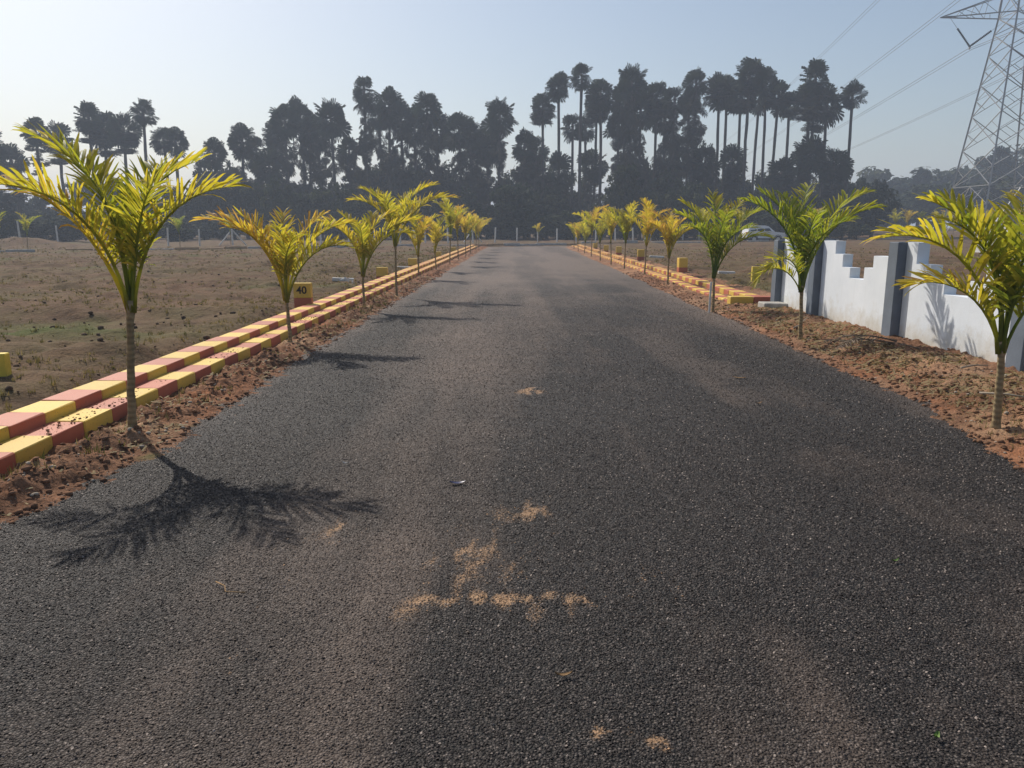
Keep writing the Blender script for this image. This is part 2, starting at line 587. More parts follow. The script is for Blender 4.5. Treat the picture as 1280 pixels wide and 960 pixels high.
gx, gy, gF = grid(axis(-1600, 1600, -20, 16, 0.13, 1.06), axis(-60, 2600, 3, 34, 0.13, 1.045))
gzv = field_z(gx, gy)
green = 0.95 * np.exp(-(((gx + 6.9) / 1.9) ** 2 + ((gy - 10.7) / 0.6) ** 2)) * smooth(0.25, 0.5, fbm(gx * 3, gy * 3, 5, 3))
green = green + 0.5 * smooth(0.60, 0.72, fbm(gx * 0.25, gy * 0.35, 15, 4)) * (gx < -4) * smooth(0.35, 0.6, fbm(gx * 2, gy * 2, 8, 3))
green = np.maximum(green, 0.35 * np.exp(-(((gx - 6.6) / 1.0) ** 2 + ((gy - 20.5) / 1.8) ** 2)))
g = link('ground', mesh_np('ground', np.stack([gx, gy, gzv], 1), gF, True, {'green': green}), M['field'])
g['kind'] = 'structure'


# sandy stains on the carriageway (x, y, rx, ry, strength)
SAND = [(-0.22, 3.10, 0.20, 0.05, 0.8), (0.05, 3.12, 0.24, 0.045, 0.9), (0.30, 3.13, 0.06, 0.07, 0.6), (-0.47, 3.00, 0.07, 0.10, 0.6), (-0.36, 3.08, 0.10, 0.05, 0.5),
        (0.02, 3.45, 0.05, 0.28, 0.45), (-0.22, 3.55, 0.16, 0.30, 0.38), (0.05, 4.15, 0.18, 0.12, 0.85), (0.09, 4.30, 0.10, 0.10, 0.4),
        (0.11, 7.45, 0.13, 0.16, 1.6), (-0.05, 7.0, 0.16, 0.5, 0.32), (0.18, 7.62, 0.10, 0.06, 0.7),
        (-0.95, 3.98, 0.06, 0.22, 1.0), (-1.05, 3.7, 0.20, 0.5, 0.24), (-1.2, 4.2, 0.22, 0.5, 0.18), (-0.15, 3.65, 0.38, 0.65, 0.34), (-0.28, 3.4, 0.03, 0.30, 0.45), (-0.12, 3.3, 0.03, 0.2, 0.4), (0.06, 3.35, 0.03, 0.22, 0.5), (-0.42, 3.5, 0.03, 0.25, 0.35), (0.22, 3.02, 0.025, 0.12, 0.5), (-0.5, 2.86, 0.03, 0.12, 0.5),
        (0.26, 2.21, 0.035, 0.035, 2.2), (0.43, 2.14, 0.055, 0.04, 1.8), (0.29, 2.27, 0.02, 0.015, 0.8), (0.62, 3.35, 0.12, 0.12, 0.3), (0.60, 3.15, 0.3, 0.35, 0.18),
        (-1.1, 2.6, 0.12, 0.5, 0.24), (0.05, 2.95, 0.05, 0.10, 0.5), (-0.85, 5.4, 0.25, 0.7, 0.16), (0.25, 10.5, 0.5, 1.2, 0.2), (0.9, 16, 0.6, 0.8, 0.2)]


def sand_amt(x, y):
    s = np.zeros_like(x)
    x0, y0 = x, y
    x = x0 + 0.10 * (fbm(x0 * 7, y0 * 7, 211, 3) - 0.5)
    y = y0 + 0.22 * (fbm(x0 * 9, y0 * 3, 213, 4, 0.65) - 0.5)
    for (cx, cy, rx, ry, a) in SAND:
        s = s + a * np.exp(-(((x - cx) / rx) ** 2 + ((y - cy) / ry) ** 2))
    s = 0.92 * s * (0.06 + 1.0 * smooth(0.38, 0.64, fbm(x0 * 17, y0 * 5, 77, 4, 0.7)))
    return np.clip(s, 0, 1)


def dust_sheen_amt(x, y):
    b = smooth(0.32, 0.74, fbm(x * 1.25 + 0.05 * y, y * 0.13 + 3, 201, 4, 0.55))
    q = smooth(0.32, 0.74, fbm(x * 0.8, y * 0.8, 205, 5, 0.65))
    lane = 0.45 * np.exp(-((x + 0.75) / 0.55) ** 2) + 0.35 * np.exp(-((x - 1.0) / 0.6) ** 2) + 0.22 * (fbm(x * 7, y * 0.18, 221, 3) - 0.4)
    edge = 0.5 * smooth(-2.2, -2.8, x) + 0.5 * smooth(3.1, 3.8, x)
    far = 0.62 * smooth(10, 40, y)  # distant road paler: grazing-view sheen painted into the colour together with dust
    faded = 0.42 * (1 - smooth(3.5, 13.0, y + 1.6 * (fbm(x * 0.9, y * 0.9, 207, 3) - 0.5) - 0.35 * (x < 0))) * (1 - 0.5 * np.exp(-((x + 0.95) / 0.8) ** 2) * smooth(0.3, 0.6, fbm(x * 1.5, y * 0.5, 209, 3)))  # thins the pale tone near the camera, leaving the close road darker
    return np.clip(0.48 * b + 0.30 * q + lane * (0.4 + 0.6 * b) + far + edge - 0.14 - faded, 0, 1)


def road_z(x, y):
    return 0.012 * (fbm(x * 0.5, y * 0.35, 31, 3) - 0.5) + 0.010 - 0.003 * np.abs(x - 0.5)


rx, ry, rF = grid(np.arange(-3.25, 4.36, 0.035), np.concatenate([np.arange(-8, 1.4, 0.4), np.arange(1.4, 9, 0.04), np.arange(9, 24, 0.15), np.arange(24, 72.1, 0.6)]))
rz_ = road_z(rx, ry)
keep = (ry - 0.6 * rx) < 66.3
fk = keep[rF].all(1)
o = link('road', mesh_np('road', np.stack([rx, ry, rz_], 1), rF[fk], True, {'sand': sand_amt(rx, ry), 'dust_sheen': dust_sheen_amt(rx, ry)}), M['road'])
o['kind'] = 'structure'


def left_edge(y):
    return -2.70 + 0.16 * (fbm(y * 0.7, y * 0 + 2.2, 41, 3) - 0.5) - 0.15 * smooth(5, 3.6, y)


def right_edge(y):
    return 3.72 + 0.26 * (fbm(y * 0.6, y * 0 + 7.7, 43, 3) - 0.5) - 0.30 * smooth(7, 4.5, y)


def wall_x(y):
    return 5.43 + (np.asarray(y, float) - 8.24) * (5.05 - 5.43) / (15.1 - 8.24)


def soil_rough(x, y, s=51):
    n = (fbm(x * 4, y * 4, s, 4, 0.6) - 0.5) * 0.07
    c = np.clip(fbm(x * 11, y * 11, s + 5, 3) - 0.52, 0, 1) * 0.13 + np.clip(fbm(x * 24, y * 24, s + 9, 2) - 0.5, 0, 1) * 0.05
    return n + c


def left_verge_z(x, y):
    e = left_edge(y)
    t = np.clip((e - x) / (e + 3.43), -0.6, 1.2)
    bank = 0.04 * np.clip(t, -1, 0.4) - 0.035 * smooth(0.5, 0.95, t) + 0.05 * smooth(0.12, 0.4, t) * (1 - 0.95 * smooth(0.5, 0.92, t)) * (0.2 + 1.3 * fbm(y * 0.8, y * 0, 61, 2))
    basin = np.zeros_like(x)
    for (px, py) in PALM_L:
        basin = basin - 0.035 * np.exp(-(((x - px) / 0.13) ** 2 + ((y - py) / 0.14) ** 2))
    return bank + soil_rough(x, y) * 1.35 * (0.2 + 0.8 * smooth(-0.1, 0.35, t)) + basin * 0.8 - 0.002


def right_verge_z(x, y):
    e = right_edge(y)
    t = np.clip((x - e) / 0.7, -0.6, 1.0)
    bank = 0.075 * t + 0.03 * smooth(0.4, 1.0, t) * fbm(y * 0.5, x * 0.5, 71, 2)
    return bank + soil_rough(x, y, 57) * (0.25 + 0.75 * smooth(-0.1, 0.35, t)) + 0.002


PALM_L = [(-3.02, 5.77), (-3.20, 10.6), (-3.05, 15.0), (-2.90, 18.1), (-3.22, 24.6), (-3.12, 28.9), (-3.02, 33.4), (-3.0, 37.8), (-2.95, 42.4), (-3.0, 47.2), (-2.95, 52.0), (-3.0, 57.0)]
PALM_R = [(3.79, 5.96), (4.0, 10.9), (3.72, 14.8), (4.05, 21.2), (4.15, 25.8), (3.98, 29.6), (3.92, 33.4), (3.88, 37.6), (3.9, 42.6), (3.94, 47.6), (3.9, 52.2), (3.95, 57.0)]


def verge(name, xs, ys, zf, sandspots, greens):
    X, Y, F = grid(xs, ys)
    Z = zf(X, Y)
    sand = np.zeros_like(X)
    for (cx, cy, r, a) in sandspots:
        sand = sand + a * np.exp(-(((X - cx) / r) ** 2 + ((Y - cy) / (r * 1.1)) ** 2))
    sand = sand * smooth(0.25, 0.6, fbm(X * 6, Y * 6, 5, 3))
    if xs[0] > 0:
        sand = sand + 0.38 * smooth(0.42, 0.70, fbm(X * 1.3, Y * 1.3, 25, 4))
    gr = np.zeros_like(X)
    for (cx, cy, r, a) in greens:
        gr = gr + a * np.exp(-(((X - cx) / r) ** 2 + ((Y - cy) / r) ** 2))
    gr = gr * smooth(0.4, 0.6, fbm(X * 8, Y * 8, 15, 3))
    o = link(name, mesh_np(name, np.stack([X, Y, Z], 1), F, True, {'sand': np.clip(sand, 0, 1), 'green': np.clip(gr, 0, 1)}), M['verge'])
    o['kind'] = 'structure'
    return o


ysl = np.concatenate([np.arange(0, 9, 0.025), np.arange(9, 20, 0.06), np.arange(20, 64.5, 0.25)])
verge('soil_verge', np.arange(-3.50, -2.39, 0.025), ysl, left_verge_z, [(x + 0.05, y - 0.02, 0.20, 1.3) for x, y in PALM_L], [(-2.75, 6.05, 0.10, 1.0), (-2.62, 5.2, 0.08, 0.7)])
ysr = np.concatenate([np.arange(0, 13, 0.03), np.arange(13, 24, 0.08), np.arange(24, 64.5, 0.25)])
verge('soil_verge', np.arange(3.30, 5.86, 0.03), ysr, right_verge_z, [(x, y - 0.05, 0.22, 0.5) for x, y in PALM_R] + [(5.0, 8.6, 0.4, 0.5)], [(4.2, 8.7, 0.25, 0.7), (4.3, 7.3, 0.15, 0.5), (3.75, 6.3, 0.12, 0.6)])


# ------------------------------------------------------------------ double kerbs of painted blocks
def block_mesh(w, l, h, mat, s):
    m = MB()
    m.box(-w / 2, w / 2, 0, l, -0.12, h, 0, 0.008)
    r = random.Random(s)
    m.v = [(x + r.uniform(-.003, .003), y, z + r.uniform(-.003, .003)) for x, y, z in m.v]
    return m.mesh('kerb_block', mat)


BL = 0.42


def kerb_row(label_root, x0, w, h, ya, yb, first, wob):
    root = empty('kerb', (x0, ya, 0))
    root['kind'] = 'structure'
    meshes = [[block_mesh(w, BL - 0.004, h, M[c], s) for s in range(3)] for c in ('yellow', 'red')]
    n = int((yb - ya) / BL)
    for i in range(n):
        me = meshes[(i + first) % 2][rnd.randrange(3)]
        link('kerb_block', me, None, root, (w / 2 + rnd.uniform(-.004, .004) + wob(ya + i * BL), i * BL, rnd.uniform(-.004, .004)), (0, 0, rnd.uniform(-.004, .004)))
    return root


def wob_l(y): return 0.03 * (vnoise(np.array([y * 0.12]), np.array([3.3]), 5)[0] - 0.5)
kerb_row('', -3.68, 0.26, 0.108, 1.61, 63.8, 0, wob_l)
kerb_row('', -3.975, 0.29, 0.195, 1.55, 63.8, 0, wob_l)
kerb_row('', 4.25, 0.26, 0.13, 15.73, 64.5, 1, lambda y: 0.0)
kerb_row('', 4.70, 0.29, 0.21, 15.73, 64.5, 1, lambda y: 0.0)
# closing piece at the end of the second pair of kerbs
root = empty('kerb', (4.22, 15.48, 0)); root['kind'] = 'structure'
for i, (a, b, c) in enumerate([(0, 0.46, 'yellow'), (0.464, 0.86, 'red'), (0.875, 1.10, 'yellow')]):
    mb = MB(); mb.box(a, b, -0.03, 0.235, -0.1, 0.235 - (0.02 if i == 2 else 0), 0, 0.01)
    link('kerb_block', mb.mesh('kerb_block', M[c]), None, root)
# earth packed between the two kerbs beyond the wall is part of the verge sheet above

# skewed kerb of the cross street at the end of the road
root = empty('kerb', (0, 66.4, 0)); root['kind'] = 'structure'
mb = MB(); mb.box(-0.11, 0.11, 0, 1.55, -0.1, 0.17, 0, 0.02)
kme = [mb.mesh('kerb_block', M['concrete'])]
mb = MB(); mb.box(-0.11, 0.11, 0, 1.55, -0.1, 0.15, 0, 0.02)
kme.append(mb.mesh('kerb_block', mat_plain('dusty_kerb_paint', (0.42, 0.27, 0.15), 0.9, 0.3, 4, 0.2)))
ang = math.atan2(0.6, 1.0)
for i in range(-34, 34):
    if abs(i) > 3 and rnd.random() < 0.12:
        continue
    x = i * 1.6 * math.cos(ang); y = i * 1.6 * math.sin(ang)
    z = float(field_z(np.array([x]), np.array([66.4 + y]))[0])
    link('kerb_block', kme[rnd.random() < 0.45], None, root, (x, y, max(z, 0) - 0.01 + rnd.uniform(-.02, .02)), (0, 0, ang - math.pi / 2 + rnd.uniform(-.02, .02)))


# ------------------------------------------------------------------ loose chippings on the carriageway (too many to count)
def scatter_chips(n, xa, xb, ya, yb, s0, s1, seed):
    r = np.random.default_rng(seed)
    x = r.uniform(xa, xb, n); y = ya + (yb - ya) * r.random(n) ** (1.0 if yb < 10 else 1.7)
    ok = (x > left_edge(y) - 0.05) & (x < right_edge(y) + 0.05)
    u = r.random(n)
    ok &= (u > smooth(4.6, 6.5, y)) if yb < 10 else (u < smooth(4.0, 7.0, y) * (1 - smooth(11.0, 23.5, y)))
    x = x[ok]; y = y[ok]; n = len(x)
    s = r.uniform(s0, s1, n) * (0.8 + 0.06 * np.minimum(y, 9))
    a = r.uniform(0, 6.283, n)
    z = road_z(x, y)
    k = np.array([[1, 0], [0.1, 0.8], [-0.9, 0.15], [-0.05, -0.75]])
    jit = r.uniform(0.7, 1.25, (n, 4, 2))
    kk = k[None] * jit
    ca, sa = np.cos(a)[:, None], np.sin(a)[:, None]
    px = (kk[..., 0] * ca - kk[..., 1] * sa) * s[:, None] + x[:, None]
    py = (kk[..., 0] * sa + kk[..., 1] * ca) * s[:, None] + y[:, None]
    tx = r.normal(0, .36, (n, 1)); ty = r.normal(0, .36, (n, 1))
    hb = s[:, None] * 0.28
    pz = z[:, None] + hb + tx * (px - x[:, None]) + ty * (py - y[:, None])
    apx = x + r.uniform(-.3, .3, n) * s; apy = y + r.uniform(-.3, .3, n) * s; apz = z + s * r.uniform(0.6, 1.15, n)
    V = np.empty((n, 5, 3))
    V[:, :4, 0] = px; V[:, :4, 1] = py; V[:, :4, 2] = pz
    V[:, 4, 0] = apx; V[:, 4, 1] = apy; V[:, 4, 2] = apz
    b = (np.arange(n) * 5)[:, None]
    T = np.concatenate([b + np.array(t) for t in ((0, 1, 4), (1, 2, 4), (2, 3, 4), (3, 0, 4))])
    tone = np.clip(np.where(r.random(n) < 0.72, 0.42 * r.random(n), np.where(r.random(n) < 0.8, 0.35 + 0.4 * r.random(n), 0.75 + 0.25 * r.random(n))) + 0.30 * (fbm(x * 0.9, y * 0.25, 81, 3) - 0.5), 0, 1)
    sd = sand_amt(x, y)
    sd = (sd + r.normal(0, .34, n) > 0.80) * smooth(0.06, 0.2, sd) * r.uniform(0.25, 1, n) + 0.22 * sd * r.random(n)
    return V.reshape(-1, 3), T, np.repeat(tone, 5), np.repeat(sd, 5), np.repeat(np.clip(dust_sheen_amt(x, y) * r.uniform(0.3, 1.25, n), 0, 1), 5)


parts = [scatter_chips(200000, -3.0, 3.9, 1.3, 6.5, 0.0034, 0.0072, 1), scatter_chips(210000, -2.9, 3.9, 4.0, 24.0, 0.0042, 0.0076, 2)]
off = 0; Vs = []; Fs = []; ts = []; ss = []; ds = []
for V, F, t_, s_, d_ in parts:
    Vs.append(V); Fs.append(F + off); ts.append(t_); ss.append(s_); ds.append(d_); off += len(V)
o = link('road_chippings', mesh_np('road_chippings', np.concatenate(Vs), np.concatenate(Fs), False, {'tone': np.concatenate(ts), 'sand': np.concatenate(ss), 'dust_sheen': np.concatenate(ds)}), M['chip'])
tag(o, 'dark grey stone chippings bound into the road surface', 'chippings'); o['kind'] = 'stuff'


# ------------------------------------------------------------------ clods, stones and dry grass
ICO = None
def ico():
    global ICO
    if ICO is None:
        import bmesh
        bm = bmesh.new(); bmesh.ops.create_icosphere(bm, subdivisions=1, radius=1)
        ICO = (np.array([v.co[:] for v in bm.verts]), np.array([[v.index for v in f.verts] for f in bm.faces]))
        bm.free()
    return ICO


def scatter_lumps(name, mat, xs, ys, zs, sizes, seed, label, cat, flat=0.6):
    V0, F0 = ico(); n = len(xs); r = np.random.default_rng(seed)
    a = r.uniform(0, 6.283, n); ca, sa = np.cos(a)[:, None], np.sin(a)[:, None]
    V = np.repeat(V0[None], n, 0) * r.uniform(0.6, 1.25, (n, len(V0), 1))
    sx = r.uniform(.7, 1.3, (n, 1))
    vx = V[..., 0] * sx; vy = V[..., 1]
    out = np.empty_like(V)
    out[..., 0] = (vx * ca - vy * sa) * sizes[:, None] + xs[:, None]
    out[..., 1] = (vx * sa + vy * ca) * sizes[:, None] + ys[:, None]
    out[..., 2] = V[..., 2] * flat * sizes[:, None] + zs[:, None]
    F = (np.arange(n) * len(V0))[:, None, None] + F0[None]
    o = link(name, mesh_np(name, out.reshape(-1, 3), F.reshape(-1, 3), False), mat)
    tag(o, label, cat); o['kind'] = 'stuff'
    return o


r = np.random.default_rng(21)
n = 6500
y = 2.5 + 26 * r.random(n) ** 1.7; x = left_edge(y) - np.abs(r.normal(0.30, 0.20, n)) + 0.05
ok = (x > -3.40) & (x < -2.45); x, y = x[ok], y[ok]
sz = 0.004 + 0.026 * r.random(len(x)) ** 4.0
scatter_lumps('soil_clods', M['clod'], x, y, np.maximum(left_verge_z(x, y), 0.005) + sz * 0.15, sz, 1, 'reddish brown crumbled soil banked against the painted kerb', 'soil')
n = 10000
y = 3.5 + 24 * r.random(n) ** 1.4; x = right_edge(y) + np.abs(r.normal(0.55, 0.55, n)) - 0.06
ok = (x < 5.3) & ((y < 15.3) | (x < 4.2)); x, y = x[ok], y[ok]
sz = 0.004 + 0.028 * r.random(len(x)) ** 4.0
scatter_lumps('soil_clods', M['clod'], x, y, np.maximum(right_verge_z(x, y), 0.005) + sz * 0.15, sz, 2, 'crumbled red soil and stones between the road and white wall', 'soil')
n = 1600
side = r.random(n) < 0.5
y = 3 + 22 * r.random(n) ** 1.5
x = np.where(side, left_edge(y) - r.random(n) * 0.6, right_edge(y) + r.random(n) * 1.3)
ok = (y < 15.3) | (x < 4.2); x, y, side = x[ok], y[ok], side[ok]
sz = 0.005 + 0.016 * r.random(len(x)) ** 3
scatter_lumps('verge_stones', M['stone'], x, y, np.maximum(np.where(side, left_verge_z(x, y), right_verge_z(x, y)), 0.005) + sz * 0.3, sz, 3, 'small pale stones strewn over both soil verges', 'stones', 0.7)
n = 8000
side = r.random(n) < 0.72
y = 4 + 46 * r.random(n) ** 1.4
x = np.where(side, -4.1 - 30 * r.random(n) ** 1.3, 5.7 + 22 * r.random(n) ** 1.3)
k = fbm(x * 0.35 + 4, y * 0.9, 21, 3) > 0.47
ok = k | (r.random(n) < 0.35); x, y = x[ok], y[ok]
sz = 0.010 + 0.042 * r.random(len(x)) ** 4
scatter_lumps('field_clods', M['fieldclod'], x, y, field_z(x, y) + sz * 0.2, sz, 4, 'dark ploughed-up soil clods across the open plots', 'soil', 0.75)


n = 2600
y = 3 + 20 * r.random(n) ** 1.5
x = -3.66 + 0.22 * r.random(n) ** 0.8
ok = fbm(x * 2, y * 1.1, 141, 4) + r.normal(0, .06, n) > 0.53; x, y = x[ok], y[ok]
sz = 0.003 + 0.011 * r.random(len(x)) ** 3
scatter_lumps('soil_crumbs', M['clod'], x, y, 0.108 + sz * 0.3, sz, 5, 'loose soil crumbs spilled over the top of the painted kerb', 'soil', 0.6)


def scatter_grass(name, x, y, z, h, nb, seed, label, tint):
    r = np.random.default_rng(seed); n = len(x)
    Vs = np.empty((n, nb, 3, 3)); a = r.uniform(0, 6.283, (n, nb)); ln = h[:, None] * r.uniform(.5, 1.2, (n, nb))
    lean = r.uniform(.15, .9, (n, nb)) * ln
    ox = r.normal(0, .35, (n, nb)) * h[:, None]; oy = r.normal(0, .35, (n, nb)) * h[:, None]
    w = 0.0035 + 0.0011 * np.hypot(x, y)[:, None] * 0.35
    bx = x[:, None] + ox; by = y[:, None] + oy
    Vs[..., 0, 0] = bx - np.sin(a) * w; Vs[..., 0, 1] = by + np.cos(a) * w; Vs[..., 0, 2] = z[:, None] - 0.02
    Vs[..., 1, 0] = bx + np.sin(a) * w; Vs[..., 1, 1] = by - np.cos(a) * w; Vs[..., 1, 2] = z[:, None] - 0.02
    Vs[..., 2, 0] = bx + np.cos(a) * lean; Vs[..., 2, 1] = by + np.sin(a) * lean; Vs[..., 2, 2] = z[:, None] + ln * 0.85
    F = np.arange(n * nb * 3).reshape(-1, 3)
    tt = np.repeat(np.clip(tint[:, None] + r.normal(0, .18, (n, nb)), 0, 1).ravel(), 3)
    o = link(name, mesh_np(name, Vs.reshape(-1, 3), F, False, {'tint': tt}), M['grass'])
    tag(o, label, 'grass'); o['kind'] = 'stuff'


n = 34000
side = r.random(n) < 0.68
y = 4 + 52 * r.random(n) ** 1.45
x = np.where(side, -3.95 - 34 * r.random(n) ** 1.4, 5.6 + 26 * r.random(n) ** 1.3)
dens = fbm(x * 0.55, y * 0.55, 91, 4)
nearkerb = np.exp(-(np.abs(x + 4.2) / 0.5)) * (x < 0)
ok = (dens + 0.35 * nearkerb + r.normal(0, .04, n)) > 0.465
x, y = x[ok], y[ok]
grn = np.exp(-(((x + 7.2) / 1.9) ** 2 + ((y - 11.0) / 0.6) ** 2))
scatter_grass('dry_grass', x, y, field_z(x, y), 0.025 + 0.065 * r.random(len(x)) ** 2.2, 9, 5, 'short dry tufts of grass growing over the open plots', 0.55 - 0.6 * grn + r.normal(0, .15, len(x)))
n = 900
side = r.random(n) < 0.5
y = 4 + 14 * r.random(n); x = np.where(side, left_edge(y) - 0.1 - r.random(n) * 0.5, right_edge(y) + 0.1 + 1.2 * r.random(n))
ok = (fbm(x * 1.5, y * 1.5, 95, 3) > 0.56) & ((y < 15) | side); x, y, side = x[ok], y[ok], side[ok]
scatter_grass('verge_grass', x, y, np.where(side, left_verge_z(x, y), right_verge_z(x, y)), 0.03 + 0.05 * r.random(len(x)), 7, 6, 'sparse thin weeds sprouting on the soil verges', 0.35 + r.normal(0, .3, len(x)))


def scatter_straw(name, x, y, z, L, seed, label):
    r = np.random.default_rng(seed); n = len(x)
    a = r.uniform(0, 3.1416, n); dx, dy = np.cos(a), np.sin(a)
    tz = r.uniform(-.25, .35, n); w = 0.003 + 0.003 * r.random(n) + 0.0003 * y
    V = np.empty((n, 4, 3))
    for k, (u, v) in enumerate(((-1, -1), (1, -1), (1, 1), (-1, 1))):
        V[:, k, 0] = x + dx * L * u * 0.5 - dy * w * v
        V[:, k, 1] = y + dy * L * u * 0.5 + dx * w * v
        V[:, k, 2] = z + 0.012 + tz * L * u * 0.5 + 0.002 * v
    tint = np.repeat(np.clip(r.normal(0.9, .22, n), 0, 1), 4)
    o = link(name, mesh_np(name, V.reshape(-1, 3), np.arange(n * 4).reshape(-1, 4), False, {'tint': tint}), M['grass'])
    tag(o, label, 'litter'); o['kind'] = 'stuff'


n = 12000
y = 3.5 + 13 * r.random(n) ** 1.3; x = right_edge(y) + 0.15 + 1.6 * r.random(n)
ok = (x < wall_x(y) - 0.1) & (fbm(x * 1.6, y * 1.6, 131, 4) + r.normal(0, .05, n) > 0.45); x, y = x[ok], y[ok]
scatter_straw('straw_litter', x, y, right_verge_z(x, y), 0.03 + 0.11 * r.random(len(x)) ** 2, 7, 'broken dry straw and leaf bits littering the soil by the wall')
n = 2600
y = 3 + 22 * r.random(n) ** 1.4; x = left_edge(y) - 0.05 - 0.6 * r.random(n)
ok = fbm(x * 2.2, y * 2.2, 133, 4) + r.normal(0, .05, n) > 0.50; x, y = x[ok], y[ok]
scatter_straw('straw_litter', x, y, left_verge_z(x, y), 0.02 + 0.07 * r.random(len(x)) ** 2, 8, 'dry straw bits mixed into the soil along the long painted kerb')


# ================================================================== STEPPED WALL
def wall_panel(root, ya, yb, prof, thick=0.16):
    """prof: list of (y_from, height) going from the far end ya down to the near end yb"""
    mb = MB()
    ys = [p[0] for p in prof] + [yb]
    # front and back outline as columns butted end to end
    for i, (y0, h) in enumerate(prof):
        y1 = ys[i + 1]
        xa0, xa1 = float(wall_x(y0)), float(wall_x(y1))
        V = [(xa0, y0, -0.2), (xa1, y1, -0.2), (xa1, y1, h), (xa0, y0, h), (xa0 + thick, y0, -0.2), (xa1 + thick, y1, -0.2), (xa1 + thick, y1, h), (xa0 + thick, y0, h)]
        mb.add(V, [(0, 1, 2, 3), (5, 4, 7, 6), (3, 2, 6, 7)])
        hp = prof[i - 1][1] if i else 0
        if i == 0 or h > hp:
            lo = hp if i else -0.2
            mb.add([(xa0, y0, lo), (xa0, y0, h), (xa0 + thick, y0, h), (xa0 + thick, y0, lo)], [(0, 1, 2, 3)])
        else:
            mb.add([(xa0, y0, h), (xa0, y0, hp), (xa0 + thick, y0, hp), (xa0 + thick, y0, h)], [(0, 1, 2, 3)])
        if i == len(prof) - 1:
            mb.add([(xa1, y1, -0.2), (xa1, y1, h), (xa1 + thick, y1, h), (xa1 + thick, y1, -0.2)], [(0, 1, 2, 3)])
    return link('wall_panel', mb.mesh('wall_panel', M['wall'], recalc=False), None, root)


root = empty('stepped_wall', (0, 0, 0))
tag(root, 'low white boundary wall with stepped notches between grey-blue pillars', 'wall')
PIL = [(15.22, 14.97, 1.36), (13.55, 13.29, 1.40), (10.98, 10.71, 1.40), (8.35, 8.08, 1.42), (5.67, 5.40, 1.43), (3.02, 2.75, 1.43)]
for (ya, yb, h) in PIL:
    mb = MB()
    xa = float(wall_x((ya + yb) / 2))
    mb.box(xa - 0.115, xa + 0.22, yb, ya, -0.2, h, 0, 0.008)
    link('pillar', mb.mesh('pillar', M['pillar']), None, root)


def std(ya, yb):
    L = ya - yb
    fr = [0, 0.17, 0.32, 0.44, 0.64, 0.76]
    hs = [1.38, 1.17, 0.97, 0.81, 1.0, 1.19]
    return [(ya - L * f_, h_) for f_, h_ in zip(fr, hs)]


wall_panel(root, 14.97, 13.555, std(14.965, 13.555))
wall_panel(root, 13.29, 10.985, [(13.285, 1.38), (12.83, 1.175), (12.55, 0.975), (12.28, 0.815), (11.83, 1.0), (11.58, 1.185)], )
wall_panel(root, 10.71, 8.355, [(10.705, 1.40), (10.45, 1.12), (10.12, 0.945), (9.78, 0.77), (9.29, 0.97), (9.0, 1.18)])
wall_panel(root, 8.08, 5.675, std(8.075, 5.675))
wall_panel(root, 5.40, 3.025, std(5.395, 3.025))


